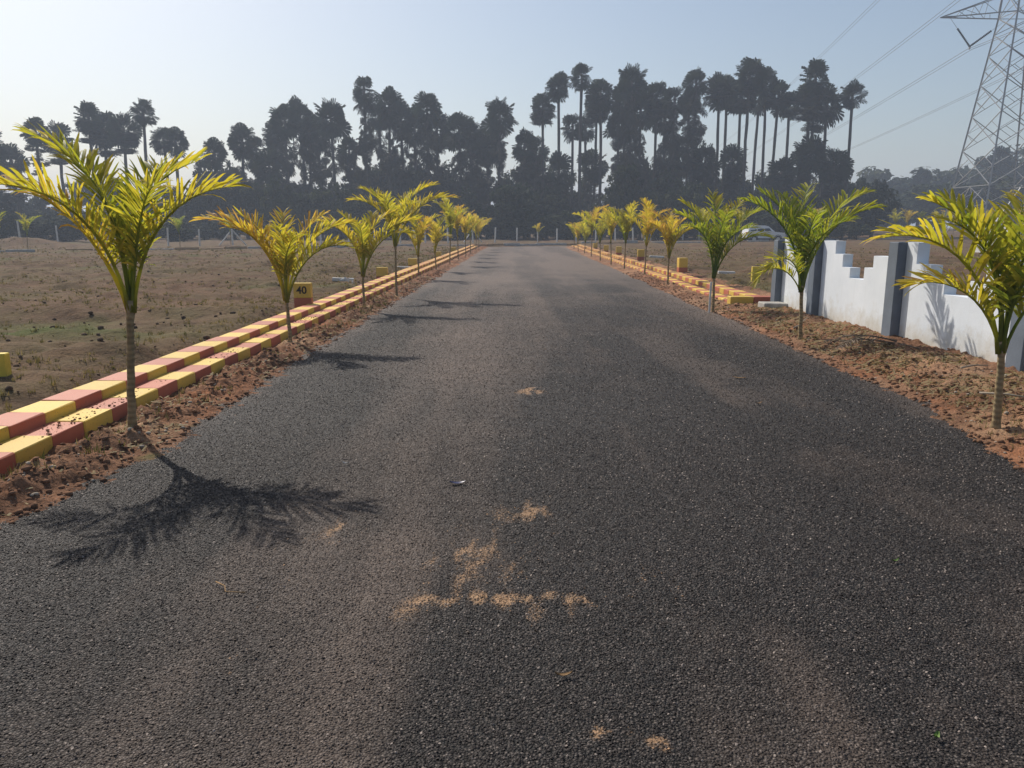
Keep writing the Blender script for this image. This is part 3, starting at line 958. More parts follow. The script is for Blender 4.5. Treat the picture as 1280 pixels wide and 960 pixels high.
# ================================================================== YOUNG PALMS
def frond_mesh(seed, L=1.5, e0=60, droop=55, nleaf=24, lmax=0.46, width=0.036, tint=0.6, side=0.0, vee=28, mat='frond'):
    """a pinnate frond: grows from the origin towards +X, e0 = starting elevation in degrees"""
    r = np.random.default_rng(seed)
    ns = 22
    s = np.linspace(0, 1, ns)
    el = np.radians(e0 - droop * s ** 1.55)
    az = np.radians(side * s ** 1.3)
    d = np.stack([np.cos(el) * np.cos(az), np.cos(el) * np.sin(az), np.sin(el)], 1)
    P = np.vstack([np.zeros((1, 3)), np.cumsum(d[:-1] * L / (ns - 1), 0)])
    mb = MB()
    rad = 0.016 * (1 - s) ** 0.8 * (L / 1.5) + 0.0022
    rad[0] *= 1.6; rad[1] *= 1.25
    mb.tube([tuple(p) for p in P[::2]] + [tuple(P[-1])], list(rad[::2]) + [rad[-1]], 5)
    nr = len(mb.f)
    tints = [max(0.0, tint - 0.12)] * len(mb.v)
    V = []; F = []; T = []
    base = len(mb.v)
    for i in range(nleaf):
        for sg in (-1, 1):
            u = 0.25 + 0.75 * (i + (0.25 if sg > 0 else 0.0) + r.uniform(-.2, .2)) / nleaf
            u = min(max(u, 0.2), 0.995)
            if r.random() < 0.03:
                continue
            f = u * (ns - 1); j = min(int(f), ns - 2); w_ = f - j
            p = P[j] * (1 - w_) + P[j + 1] * w_
            tan = d[j]
            lat = np.cross(np.array([0, 0, 1.0]), tan); lat /= max(np.linalg.norm(lat), 1e-6)
            nor = np.cross(tan, lat)
            fwd = np.radians((60 - 26 * u) + r.normal(0, 6))
            ve = np.radians(vee * (1 - 0.35 * u) + r.normal(0, 10))
            q = max((u - 0.25) / 0.75, 0.0)
            ll = lmax * (0.45 + 0.75 * q - 0.15 * q * q) if q < 0.42 else lmax * (0.74 * (1 - ((q - 0.42) / 0.58) ** 1.8 * 0.55))
            ll *= r.uniform(0.86, 1.12) * (L / 1.3) ** 0.5
            dr = tan * np.cos(fwd) + (lat * sg * np.cos(ve) + nor * np.sin(ve)) * np.sin(fwd)
            dr /= np.linalg.norm(dr)
            wv = tan - dr * np.dot(tan, dr)
            wv = wv / max(np.linalg.norm(wv), 1e-6)
            tw = np.radians(r.normal(0, 22))
            wn = np.cross(dr, wv)
            wv = wv * np.cos(tw) + wn * np.sin(tw)
            sag = r.uniform(0.05, 0.42)
            wd = width * r.uniform(0.8, 1.15) * (L / 1.5) ** 0.5
            tl = np.clip(tint + r.normal(0, 0.10) + 0.12 * (u - 0.5), 0, 1)
            o0 = base + len(V)
            for k, (q_, ww) in enumerate(((0.0, 0.35), (0.25, 0.95), (0.6, 1.0), (0.85, 0.6))):
                c = p + dr * ll * q_ + np.array([0, 0, -sag * ll * q_ ** 2.2])
                V.append(c - wv * wd * ww * 0.5); V.append(c + wv * wd * ww * 0.5)
                T += [np.clip(tl + 0.10 * q_, 0, 1)] * 2
            V.append(p + dr * ll * 0.985 + np.array([0, 0, -sag * ll * 1.05])); T.append(np.clip(tl + 0.22, 0, 1))
            for k in range(3):
                F.append((o0 + 2 * k, o0 + 2 * k + 1, o0 + 2 * k + 3, o0 + 2 * k + 2))
            F.append((o0 + 6, o0 + 7, o0 + 8))
    mb.v += [tuple(v) for v in V]; mb.f += F; mb.mi += [0] * len(F)
    me = mb.mesh('frond', M[mat], True, recalc=False)
    a = me.attributes.new('tint', 'FLOAT', 'POINT')
    a.data.foreach_set('value', np.array(tints + T, np.float32))
    return me


def palm_trunk_mesh(h, r0, r1, lean, seed):
    r = random.Random(seed)
    mb = MB(); n = 12
    pts = []; rads = []
    for i in range(n + 1):
        s = i / n
        pts.append((lean[0] * s ** 1.3 + r.uniform(-.004, .004), lean[1] * s ** 1.3 + r.uniform(-.004, .004), -0.06 + (h + 0.06) * s))
        rr = (r0 + (r1 - r0) * s) * 0.76
        if s < 0.15:
            rr *= 1 + 0.25 * (1 - s / 0.15)
        if s > 0.82:
            rr *= 1 + 0.5 * (s - 0.82) / 0.18
        rads.append(rr * (1 + 0.05 * (i % 2)))
    mb.tube(pts, rads, 9)
    return mb.mesh('trunk', M['trunk'], True)


def young_palm(loc, h, r0, r1, lean, fronds, seed, label, group=None):
    """fronds: list of (mesh, azimuth deg, tilt deg, scale)"""
    root = empty('young_palm', loc)
    tag(root, label, 'palm', group)
    link('trunk', palm_trunk_mesh(h, r0, r1, lean, seed), None, root)
    rr = random.Random(seed)
    for (me, az, tilt, sc) in fronds:
        a = R(az)
        link('frond', me, None, root, (lean[0] + 0.012 * math.cos(a), lean[1] + 0.012 * math.sin(a), h - 0.05 - rr.uniform(0, 0.05)), (R(rr.uniform(-8, 8)), R(-tilt), a), sc)
    return root


# --- the two big palms and their neighbours, frond by frond: (azimuth, elevation, droop, length, tint, side bend)
def custom(spec, seed, nleaf=24, lmax=0.46, width=0.036, vee=44, k=0.96):
    out = []
    for i, (az, el, dr, L, ti, sd) in enumerate(spec):
        out.append((frond_mesh(seed * 100 + i, L * k, min(el + 13, 88), dr * 0.95 + 24, nleaf, lmax, width, ti, sd, vee), az, 0, 1.0))
    return out


zl = lambda x, y: float(left_verge_z(np.array([x]), np.array([y]))[0])
zr = lambda x, y: float(right_verge_z(np.array([x]), np.array([y]))[0])

# azimuth 0 = towards +X, 90 = along the road away, 180 = -X, 270 = back along the road
L1 = [(172, 74, 50, 1.75, 0.45, 8), (186, 62, 62, 1.65, 0.78, -10), (146, 78, 45, 1.55, 0.50, 10), (95, 80, 50, 1.5, 0.35, 0), (48, 76, 55, 1.55, 0.55, -8),
      (4, 66, 60, 1.50, 0.62, 6), (300, 74, 62, 1.35, 0.52, 8), (238, 68, 70, 1.5, 0.62, -6)]
x, y = PALM_L[0]
young_palm((x, y, zl(x, y)), 1.0, 0.042, 0.032, (0.085, 0.0), custom(L1, 1, 42, 0.50, 0.0205, k=0.89), 1, 'large yellow-green young palm casting a long frond shadow on the asphalt')
R1 = [(186, 66, 78, 1.55, 0.60, -6), (158, 76, 52, 1.45, 0.50, 8), (205, 76, 60, 1.35, 0.42, -4), (120, 84, 38, 1.40, 0.40, 0), (60, 82, 40, 1.45, 0.55, 0),
      (15, 70, 60, 1.45, 0.45, 0), (250, 78, 55, 1.30, 0.35, 5), (300, 72, 60, 1.35, 0.40, 0), (340, 64, 70, 1.2, 0.4, 0), (172, 56, 70, 1.0, 0.62, 0)]
x, y = PALM_R[0]
young_palm((x, y, zr(x, y)), 0.70, 0.046, 0.030, (-0.035, 0.0), custom(R1, 2, 32, 0.52, 0.026), 2, 'young palm with pale ringed trunk and broad leaflets leaning over the white wall')
R2 = [(172, 70, 55, 1.50, 0.28, 10), (150, 80, 40, 1.45, 0.30, 8), (60, 80, 35, 1.55, 0.32, -10), (25, 70, 50, 1.60, 0.38, -6), (350, 66, 55, 1.45, 0.40, 0),
      (110, 84, 30, 1.4, 0.25, 0), (260, 74, 62, 1.3, 0.30, 0), (215, 58, 110, 0.95, 0.45, 0), (190, 50, 120, 0.8, 0.55, 0), (310, 72, 60, 1.2, 0.3, 0)]
x, y = PALM_R[1]
young_palm((x, y, zr(x, y)), 0.76, 0.040, 0.030, (-0.04, 0), custom(R2, 3, 38, 0.47, 0.0225, k=1.08), 3, 'green young palm whose shadow falls on the white stepped wall')
L2 = [(178, 68, 72, 1.75, 0.85, 6), (160, 80, 45, 1.45, 0.75, 0), (100, 84, 35, 1.4, 0.72, 0), (40, 80, 40, 1.45, 0.80, 0), (10, 66, 55, 1.55, 0.68, 0),
      (350, 58, 75, 1.45, 0.60, -8), (270, 76, 55, 1.3, 0.55, 0), (215, 72, 60, 1.4, 0.78, 0), (310, 70, 60, 1.3, 0.6, 0)]
x, y = PALM_L[1]
young_palm((x, y, zl(x, y)), 0.66, 0.036, 0.028, (-0.03, 0), custom(L2, 4, 38, 0.47, 0.0225), 4, 'yellow young palm standing in front of the number 40 marker block')
L3 = [(180, 72, 75, 1.60, 0.70, 0), (155, 80, 40, 1.45, 0.55, 0), (90, 84, 30, 1.4, 0.55, 0), (30, 76, 50, 1.5, 0.68, 0), (5, 62, 62, 1.75, 0.66, 0), (340, 60, 70, 1.5, 0.6, 0), (270, 76, 55, 1.3, 0.55, 0), (225, 70, 62, 1.4, 0.72, 0)]
x, y = PALM_L[2]
young_palm((x, y, zl(x, y)), 0.68, 0.034, 0.027, (0.0, 0), custom(L3, 5, 38, 0.47, 0.0225), 5, 'yellow young palm with arching fronds, third along the kerb from the big shadow-casting one')
R3 = [(180, 74, 55, 1.35, 0.32, 0), (150, 80, 40, 1.45, 0.45, 0), (95, 86, 25, 1.5, 0.42, 0), (45, 80, 40, 1.45, 0.45, 0), (15, 68, 50, 1.45, 0.35, 0), (350, 60, 75, 1.2, 0.35, 0), (270, 78, 50, 1.3, 0.28, 0), (220, 72, 70, 1.2, 0.3, 0), (310, 68, 70, 1.2, 0.28, 0)]
x, y = PALM_R[2]
young_palm((x, y, zr(x, y)), 0.72, 0.040, 0.030, (-0.02, 0), custom(R3, 6, 38, 0.47, 0.0225, k=1.14), 6, 'dark green young palm beside the closed end of the painted kerbs')
L4 = [(170, 76, 50, 1.5, 0.55, 0), (130, 82, 40, 1.4, 0.55, 0), (60, 80, 50, 1.4, 0.6, 0), (15, 72, 62, 1.75, 0.6, 0), (350, 54, 62, 1.85, 0.68, 0), (200, 66, 70, 1.5, 0.62, 0), (270, 74, 60, 1.4, 0.6, 0), (310, 66, 70, 1.4, 0.6, 0)]
x, y = PALM_L[3]
young_palm((x, y, zl(x, y)), 1.22, 0.036, 0.027, (0.0, 0), custom(L4, 7, 38, 0.47, 0.0225, k=1.06), 7, 'tallest yellow-green young palm in the row along the unwalled side')
R4 = [(175, 70, 55, 1.5, 0.92, 0), (140, 80, 40, 1.45, 0.88, 0), (70, 82, 35, 1.45, 0.8, 0), (20, 74, 50, 1.45, 0.85, 0), (350, 64, 65, 1.3, 0.6, 0), (270, 76, 50, 1.3, 0.75, 0), (215, 72, 60, 1.3, 0.85, 0), (310, 70, 60, 1.2, 0.5, 0)]
x, y = PALM_R[3]
young_palm((x, y, zr(x, y)), 0.78, 0.036, 0.027, (0.0, 0), custom(R4, 8, 38, 0.47, 0.0225), 8, 'brightest yellow young palm beside the second pair of painted kerbs')

# pool of fronds for the rest
POOL = {}
for nm, t0 in (('y', 0.78), ('m', 0.55), ('g', 0.32)):
    POOL[nm] = [frond_mesh(900 + 10 * i + ord(nm), 1.4 + 0.1 * (i % 3), 76 + 5 * (i % 3), 55 + 14 * (i % 4), 32, 0.46, 0.026, t0 + 0.06 * (i % 3 - 1), (i % 3 - 1) * 8, 44) for i in range(6)]


def pool_palm(loc, h, sc, tone, seed, label, group):
    rr = random.Random(seed)
    nf = rr.randint(7, 9); a0 = rr.uniform(0, 360)
    fr = []
    for i in range(nf):
        fr.append((rr.choice(POOL[tone if rr.random() < 0.75 else 'm']), a0 + i * 360 / nf + rr.uniform(-18, 18), rr.choice((14, 4, -8, 10)) + rr.uniform(-6, 6), sc * rr.uniform(0.82, 1.1)))
    return young_palm(loc, h, 0.036, 0.027, (rr.uniform(-.05, .05), rr.uniform(-.05, .05)), fr, seed, label, group)


hs = {4: .75, 5: .7, 6: 1.25, 7: 1.15, 8: 1.0, 9: 1.05, 10: 0.9, 11: 0.9}
for i in range(4, len(PALM_L)):
    x, y = PALM_L[i]
    pool_palm((x, y, zl(x, y)), hs[i], rnd.uniform(.95, 1.12), 'y' if i % 3 else 'm', 40 + i, 'small distant yellow young palm in the row along the unwalled kerb', 'young palms lining the unwalled side')
hs = {4: 1.0, 5: 1.05, 6: 1.0, 7: 0.9, 8: 1.25, 9: .7, 10: .6, 11: 0.8}
for i in range(4, len(PALM_R)):
    x, y = PALM_R[i]
    pool_palm((x, y, zr(x, y)), hs[i], rnd.uniform(.9, 1.1), 'm' if i % 2 else 'y', 60 + i, 'small distant young palm in the row beyond the white wall', 'young palms lining the walled side')


def fz(x, y):
    return float(field_z(np.array([float(x)]), np.array([float(y)]))[0])


def ground_pt(px, d):
    """a point on the ground straight out along a bearing: px is a bearing in picture units, d metres along the road axis"""
    X = d * ((px - 649.8) / 960.0) * 1.02
    return X, d


for i, (px, d, h, sc, tone) in enumerate([(672, 73, 0.9, 0.8, 'y')]):
    X, Y = ground_pt(px, d)
    pool_palm((X, Y, fz(X, Y)), h, sc, tone, 80 + i, 'lone young palm at the closed far end of the road', None)
for i, (px, d) in enumerate([(18, 50), (52, 52), (200, 58), (238, 60), (300, 63), (-40, 47), (-110, 44)]):
    X, Y = ground_pt(px, d)
    pool_palm((X, Y, fz(X, Y)), 1.1, 1.0, 'g', 90 + i, 'pale young palm by the fence across the ploughed plot', 'young palms by the far fence of the ploughed plot')
for i, (px, d) in enumerate([(1098, 92), (1112, 90), (1128, 96), (1150, 84), (1168, 80), (1180, 92), (1195, 75), (1205, 88), (1222, 78), (1240, 84), (1258, 74), (1290, 78), (1330, 80), (1005, 70), (1030, 98), (870, 70), (893, 68), (915, 66)]):
    X, Y = ground_pt(px, d)
    pool_palm((X, Y, fz(X, Y)), 1.5, 1.3, ('m', 'y', 'm')[i % 3], 110 + i, 'young palm in the plots behind the white wall', 'young palms in the plots behind the wall')


# ================================================================== FAN PALMS
def fan_leaf(mb, T, base, d, size, r, dead):
    """one costapalmate leaf: petiole + a fan of pointed segments"""
    d = d / np.linalg.norm(d)
    up = np.array([0, 0, 1.0])
    lat = np.cross(d, up)
    if np.linalg.norm(lat) < 1e-3:
        lat = np.array([1.0, 0, 0])
    lat /= np.linalg.norm(lat)
    nor = np.cross(lat, d)
    roll = r.normal(0, 0.85)
    lat, nor = lat * np.cos(roll) + nor * np.sin(roll), nor * np.cos(roll) - lat * np.sin(roll)
    pl = size * r.uniform(0.65, 1.0)
    hub = base + d * pl + np.array([0, 0, -0.10 * pl])
    tone = np.clip(r.normal(0.45, 0.28), 0, 1)
    w = 0.035
    o = len(mb.v)
    mb.v += [tuple(base - lat * w), tuple(base + lat * w), tuple(hub + lat * w), tuple(hub - lat * w)]
    mb.f.append((o, o + 1, o + 2, o + 3)); mb.mi.append(0); T += [tone] * 4
    n = 19; span = R(150) if not dead else R(105)
    fr = size * r.uniform(0.7, 0.92)
    ca = [-span + 2 * span * i / (n - 1) for i in range(n)]
    for i, a in enumerate(ca):
        dr = d * math.cos(a) + lat * math.sin(a) + nor * (0.06 * (1 if i % 2 else -1) - 0.25 * math.cos(a * 0.5))
        dr = dr / np.linalg.norm(dr)
        ll = fr * (1 - 0.25 * (abs(a) / span) ** 2) * r.uniform(0.9, 1.08)
        sd = np.cross(dr, nor); sd = sd / np.linalg.norm(sd)
        mid = hub + dr * ll * 0.80; tip = hub + dr * ll * r.uniform(0.92, 1.06) + np.array([0, 0, -0.08 * ll * r.uniform(.4, 1.5)])
        hw = ll * 0.80 * span / (n - 1) * 0.95
        o = len(mb.v)
        mb.v += [tuple(hub), tuple(mid - sd * hw), tuple(tip), tuple(mid + sd * hw)]
        mb.f += [(o, o + 1, o + 2), (o, o + 2, o + 3)]; mb.mi += [0, 0]; T += [tone] * 4


def finish_tint(mb, T, name, mat):
    me = mb.mesh(name, M[mat], False, recalc=False)
    a = me.attributes.new('tint', 'FLOAT', 'POINT')
    a.data.foreach_set('value', np.array(T, np.float32))
    return me


def fan_crown(seed, n=40):
    """growth point at the origin, about 4.6 m across"""
    r = np.random.default_rng(seed); mb = MB(); T = []
    for i in range(n):
        u = (i + 0.5) / n
        el = R(80 - 135 * u ** 0.9 + r.normal(0, 9)); az = i * 2.39996 + r.normal(0, .25)
        d = np.array([math.cos(el) * math.cos(az), math.cos(el) * math.sin(az), math.sin(el)])
        if math.cos(az - seed) > 0.6 and r.random() < 0.3:
            continue
        fan_leaf(mb, T, np.array([0, 0, -0.8 * u]), d, r.uniform(1.05, 1.34) * (1.0 + 0.06 * math.sin(az * 2 + seed)), r, False)
    return finish_tint(mb, T, 'crown', 'fan')


def fan_skirt(seed, n, spread):
    """old leaves hanging along a unit-height (10 m) stretch of trunk, z from -10 to 0"""
    r = np.random.default_rng(seed); mb = MB(); T = []
    for i in range(n):
        z = -10 * r.random() ** 0.85
        az = r.uniform(0, 6.283); el = R(r.uniform(-68, 12))
        d = np.array([math.cos(el) * math.cos(az), math.cos(el) * math.sin(az), math.sin(el)])
        s = spread * r.uniform(0.6, 1.1) * (0.75 + 0.35 * math.sin(z * 1.7 + seed))
        fan_leaf(mb, T, np.array([0, 0, z]), d, s, r, True)
    return finish_tint(mb, T, 'leaf_skirt', 'fandead')


CROWNS = [fan_crown(300 + i, 34 + 4 * (i % 5)) for i in range(10)]
SKIRTS = [fan_skirt(400 + i, (150, 180, 205)[i % 3], (0.95, 1.12, 1.28)[i % 3]) for i in range(6)]
mbt = []
for i in range(3):
    mb = MB(); rr = random.Random(i)
    pts = [(0.25 * math.sin(s * 0.25 + i) * rr.uniform(0.3, 1), 0.2 * math.cos(s * 0.22 + i), s * 2.0) for s in range(11)]
    pts = [(p[0] - pts[-1][0], p[1] - pts[-1][1], p[2]) for p in pts]
    mb.tube(pts, [0.30 if s == 0 else 0.21 - 0.004 * s + 0.02 * (s % 2) for s in range(11)], 8)
    mbt.append(mb.mesh('trunk', M['darkbark'], True))          # 20 m tall unit, top centred at the origin axis


def fan_palm(px, topy, d, skirt, seed, label, group, sc=None):
    X, Y = ground_pt(px, d)
    z0 = fz(X, Y)
    top = CAM_H + (284 - topy) / 960.0 * d * 1.045
    rr = random.Random(seed)
    sc = sc or rr.uniform(0.95, 1.2)
    gh = top - z0 - 2.1 * sc
    root = empty('fan_palm', (X, Y, z0), rr.uniform(0, 6.28))
    tag(root, label, 'palm', group)
    lean = rr.uniform(-.02, .02)
    link('trunk', rr.choice(mbt), None, root, (0, 0, -0.2), (0, 0, 0), (1, 1, (gh + 0.2) / 20))
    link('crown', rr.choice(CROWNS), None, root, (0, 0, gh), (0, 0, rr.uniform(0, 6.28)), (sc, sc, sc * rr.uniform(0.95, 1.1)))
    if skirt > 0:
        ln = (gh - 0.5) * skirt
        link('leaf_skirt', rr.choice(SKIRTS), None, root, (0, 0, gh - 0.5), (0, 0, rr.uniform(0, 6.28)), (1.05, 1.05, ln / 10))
    return root


# bearing, top, distance, share of the trunk hidden by hanging leaves
FP = [
    (20, 165, 96, 0.7), (-10, 175, 100, 0.8), (45, 185, 104, 0.5), (78, 155, 102, 0.35), (104, 160, 108, 0.25), (143, 139, 104, 0.2), (160, 148, 110, 0.25), (183, 152, 106, 0.2),
    (208, 136, 104, 0.0), (229, 167, 108, 0.0), (243, 168, 106, 0.0), (-60, 160, 100, 0.5), (-110, 170, 104, 0.4),
    (288, 180, 104, 0.9), (322, 164, 106, 0.9), (338, 176, 112, 0.8), (374, 141, 108, 0.9), (392, 137, 112, 0.9), (428, 137, 108, 0.95), (412, 160, 116, 0.8), (352, 190, 108, 0.9), (448, 178, 112, 0.9),
    (468, 111, 106, 0.8), (497, 124, 110, 0.9), (484, 140, 116, 0.8), (541, 128, 108, 0.9), (552, 150, 114, 0.9), (526, 152, 116, 0.8), (578, 152, 110, 0.9), (600, 168, 116, 0.8), (626, 136, 108, 0.85), (612, 170, 112, 0.9), (655, 172, 106, 0.6), (668, 176, 112, 0.7),
    (676, 130, 112, 0.1), (694, 109, 108, 0.0), (721, 98, 106, 0.0), (743, 115, 110, 0.15), (739, 130, 116, 0.1), (711, 153, 112, 0.0), (726, 156, 118, 0.0), (765, 150, 114, 0.6),
    (779, 102, 106, 0.85), (790, 130, 112, 0.8), (808, 117, 112, 0.15), (829, 122, 108, 0.75), (853, 105, 108, 0.5), (846, 126, 114, 0.4), (880, 109, 110, 0.05), (889, 112, 114, 0.1),
    (914, 93, 106, 0.2), (905, 118, 112, 0.1), (934, 106, 112, 0.0), (927, 124, 116, 0.0), (949, 118, 110, 0.05), (962, 130, 114, 0.0), (990, 95, 104, 0.3), (985, 118, 108, 0.15), (1006, 123, 108, 0.1), (1034, 119, 106, 0.0),
    (990, 178, 104, 1.0), (1020, 190, 102, 1.0), (868, 186, 106, 0.9), (900, 188, 110, 0.7), (958, 200, 108, 0.3), (695, 196, 108, 0.5), (735, 192, 112, 0.5),
]
FP += [(362, 158, 112, 0.95), (402, 156, 112, 0.95), (510, 140, 112, 0.95), (590, 160, 112, 0.95), (275, 200, 108, 0.95), (772, 118, 112, 0.9), (818, 140, 116, 0.9)]


def zone(px):
    if px < 262: return 'in the clump across the ploughed plot'
    if px < 470: return 'in the dense thicket behind the ploughed plot'
    if px < 612: return 'in the thicket behind the unwalled-side palms'
    if px < 770: return 'behind the closed end of the road'
    if px < 872: return 'behind the walled-side young palms'
    return 'behind the parked white car'


for i, (px, ty, d, sk) in enumerate(FP):
    zn = zone(px)
    if sk >= 0.5:
        lab = 'shaggy dark fan palm wrapped in dead leaves ' + zn
    elif sk > 0.01:
        lab = 'dark fan palm with a short dead-leaf skirt ' + zn
    else:
        lab = 'slender bare-trunked fan palm ' + zn
    grp = lab.replace('fan palm ', 'fan palms ')
    if i == 59:
        lab, grp = 'slender bare-trunked fan palm standing at the end of the grove towards the pylon', None
    fan_palm(px, ty, d, sk, 500 + i, lab, grp, 0.92 if sk == 0 else None)


# ================================================================== BROADLEAF TREES
def foliage(seed, n_clump, per, flat=0.8, leaf=0.07):
    """unit crown: radius about 1, centre at the origin; leaf faces gathered in clumps"""
    r = np.random.default_rng(seed)
    c = r.normal(0, 1, (n_clump, 3)); c /= np.linalg.norm(c, axis=1)[:, None]
    c *= (r.random((n_clump, 1)) ** 0.45) * 0.82
    c[:, 2] *= flat
    cr = r.uniform(0.14, 0.30, n_clump)
    cen = np.repeat(c, per, 0); rad = np.repeat(cr, per)[:, None]
    dv = r.normal(0, 1, (len(cen), 3)); dv /= np.linalg.norm(dv, axis=1)[:, None]
    p = cen + dv * rad * r.random((len(cen), 1)) ** 0.5 * np.array([1, 1, 0.75])
    nrm = dv + r.normal(0, 0.7, dv.shape) + np.array([0, 0, 0.5]); nrm /= np.linalg.norm(nrm, axis=1)[:, None]
    a = np.cross(nrm, r.normal(0, 1, nrm.shape)); a /= np.linalg.norm(a, axis=1)[:, None]
    b = np.cross(nrm, a)
    s = leaf * r.uniform(0.6, 1.3, (len(p), 1))
    V = np.stack([p - a * s, p - b * s * 0.55 , p + a * s, p + b * s * 0.55], 1).reshape(-1, 3)
    F = np.arange(len(V)).reshape(-1, 4)
    tone = np.clip(np.repeat(np.repeat(r.normal(.45, .25, n_clump), per) + r.normal(0, .12, len(p)), 4), 0, 1)
    me = mesh_np('crown', V, F, False, {'tint': tone})
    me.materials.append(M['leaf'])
    return me, c, cr


FOL = [foliage(600 + i, (46, 60, 52, 70)[i % 4], 62, (0.8, 0.95, 0.7, 1.1)[i % 4], 0.075) for i in range(5)]
TR = []
for i in range(5):
    mb = MB(); rr = random.Random(50 + i)
    mb.tube([(0, 0, -1.9), (0.02, 0.01, -1.2), (0.05, -0.02, -0.6), (0.03, 0.02, -0.1), (0.0, 0.03, 0.35)], [0.085, 0.06, 0.05, 0.035, 0.012], 7)
    cc = FOL[i][1]
    for k in rr.sample(range(len(cc)), 9):
        z = rr.uniform(-0.8, 0.1)
        t = Vector(cc[k])
        mb.tube([(0.04, 0, z), tuple(Vector((0.04, 0, z)).lerp(t, 0.5) + Vector((0, 0, -0.05))), tuple(t)], [0.03, 0.018, 0.006], 5)
    TR.append(mb.mesh('trunk', M['darkbark'], True))


def tree(px, topy, d, w, seed, label, group, name='broadleaf_tree'):
    X, Y = ground_pt(px, d)
    z0 = fz(X, Y)
    top = CAM_H + (284 - topy) / 960.0 * d * 1.045
    rr = random.Random(seed)
    H_ = max(top - z0, 1.5)
    i = rr.randrange(5)
    root = empty(name, (X, Y, z0), rr.uniform(0, 6.28))
    tag(root, label, 'tree', group)
    rxy = w / 2.0
    rz = H_ * 0.5 if H_ < 3.2 * rxy else H_ * 0.36
    cz = H_ - rz * 0.98
    sc = (rxy * 1.1, rxy * 1.1, rz * 1.1)
    link('crown', FOL[i][0], None, root, (0, 0, cz), (0, 0, 0), sc)
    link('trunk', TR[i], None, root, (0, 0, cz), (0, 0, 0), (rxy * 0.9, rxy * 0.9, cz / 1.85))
    return root


k = 0
for px in range(-150, 665, 21):                      # undergrowth of the denser half of the grove
    for row in (0, 1):
        k += 1
        d = (98, 118)[row] + rnd.uniform(-4, 4)
        lo = 262 if px < 262 else (222 if row else 246)
        tree(px + rnd.uniform(-8, 8), lo + rnd.uniform(-22, 18) - (25 if (px < 262 and row) else 0), d, rnd.uniform(4.0, 6.5), 700 + k, ('low dark leafy tree ' if row == 0 else 'taller leafy tree at the back ') + zone(px), ('low' if row == 0 else 'taller') + ' leafy trees ' + zone(px))
for px in range(668, 1070, 19):
    for row in (0, 1):
        k += 1
        d = (98, 120)[row] + rnd.uniform(-4, 4)
        t0 = 245 if row == 0 else 218
        if 690 < px < 765: t0 += 14
        if 770 < px < 870: t0 -= 22
        tree(px + rnd.uniform(-8, 8), t0 + rnd.uniform(-16, 16), d, rnd.uniform(4.0, 6.5), 700 + k, ('low dark leafy tree ' if row == 0 else 'taller leafy tree at the back ') + zone(px), ('low' if row == 0 else 'taller') + ' leafy trees ' + zone(px))
for px in range(-190, 1075, 17):
    k += 1
    tree(px + rnd.uniform(-6, 6), 272 + rnd.uniform(-9, 5), 92 + 34 * (k % 2) + rnd.uniform(-3, 3) - (12 if px < 262 else 0), rnd.uniform(3.2, 5.0), 1700 + k, 'low leafy shrub ' + zone(px), 'low shrubs ' + zone(px), 'leafy_shrub')
for px in range(-260, 1100, 26):
    k += 1
    tree(px + rnd.uniform(-8, 8), 262 + rnd.uniform(-10, 6), 165 + rnd.uniform(-10, 10), rnd.uniform(8.0, 11.0), 2700 + k, 'far hazy tree seen between trunks ' + zone(px), 'far trees ' + zone(px))
for i, (px, ty, d, w) in enumerate([(1085, 216, 190, 15), (1062, 246, 180, 10), (1110, 228, 200, 14), (1130, 226, 210, 14), (1152, 217, 190, 17), (1180, 212, 200, 16), (1203, 203, 185, 17), (1228, 206, 205, 18), (1255, 207, 190, 17), (1282, 200, 185, 18), (1320, 205, 190, 20), (1360, 212, 190, 20),
                                    (1075, 250, 160, 10), (1100, 244, 150, 10), (1125, 246, 155, 9), (1148, 240, 150, 11), (1172, 243, 152, 10), (1198, 236, 150, 11), (1222, 238, 148, 11), (1248, 236, 152, 12), (1275, 240, 150, 12), (1040, 258, 170, 9), (1310, 240, 150, 13)]):
    tree(px, ty - 9, d, w * 1.35, 900 + i, 'hazy rounded tree in the wood behind the pylon', 'trees of the wood behind the pylon')
for i, (px, ty, d) in enumerate([(1124, 214, 180), (1212, 191, 176), (1254, 200, 182), (1056, 232, 170)]):
    fan_palm(px, ty, d, 0.8, 960 + i, 'fan palm crown rising out of the wood behind the pylon', 'fan palms in the wood behind the pylon', 1.25)


# ================================================================== FENCE POSTS
mb = MB(); mb.box(-0.06, 0.06, -0.06, 0.06, -0.3, 1.42, 0, 0.012)
post_me = mb.mesh('fence_post', M['whitewash'])
mb = MB(); mb.tube([(0, 0, 1.25), (1.15, 0, -0.15)], 0.055, 6)
brace_me = mb.mesh('brace', M['whitewash'])
fence_pts = []
s = -52.0
while s < 46:
    fence_pts.append((s, 79.5 + 0.6 * s)); s += 2.15
for i, (x, y) in enumerate(fence_pts):
    x += rnd.uniform(-.1, .1)
    braced = i % 9 == 4
    root = empty('fence_post', (x, y, fz(x, y)), math.atan2(0.6, 1) + rnd.uniform(-.1, .1))
    if braced:
        tag(root, 'white concrete fence post propped by slanting struts before the grove', 'fence post', 'braced concrete fence posts')
    else:
        tag(root, 'plain white concrete fence post standing before the dark grove', 'fence post', 'plain concrete fence posts')
    link('post', post_me, None, root, (0, 0, rnd.uniform(-.1, .06)), (rnd.uniform(-.04, .04), rnd.uniform(-.04, .04), 0))
    if braced:
        link('brace', brace_me, None, root, (0.05, 0, 0))
        link('brace', brace_me, None, root, (-0.05, 0, 0), (0, 0, math.pi))


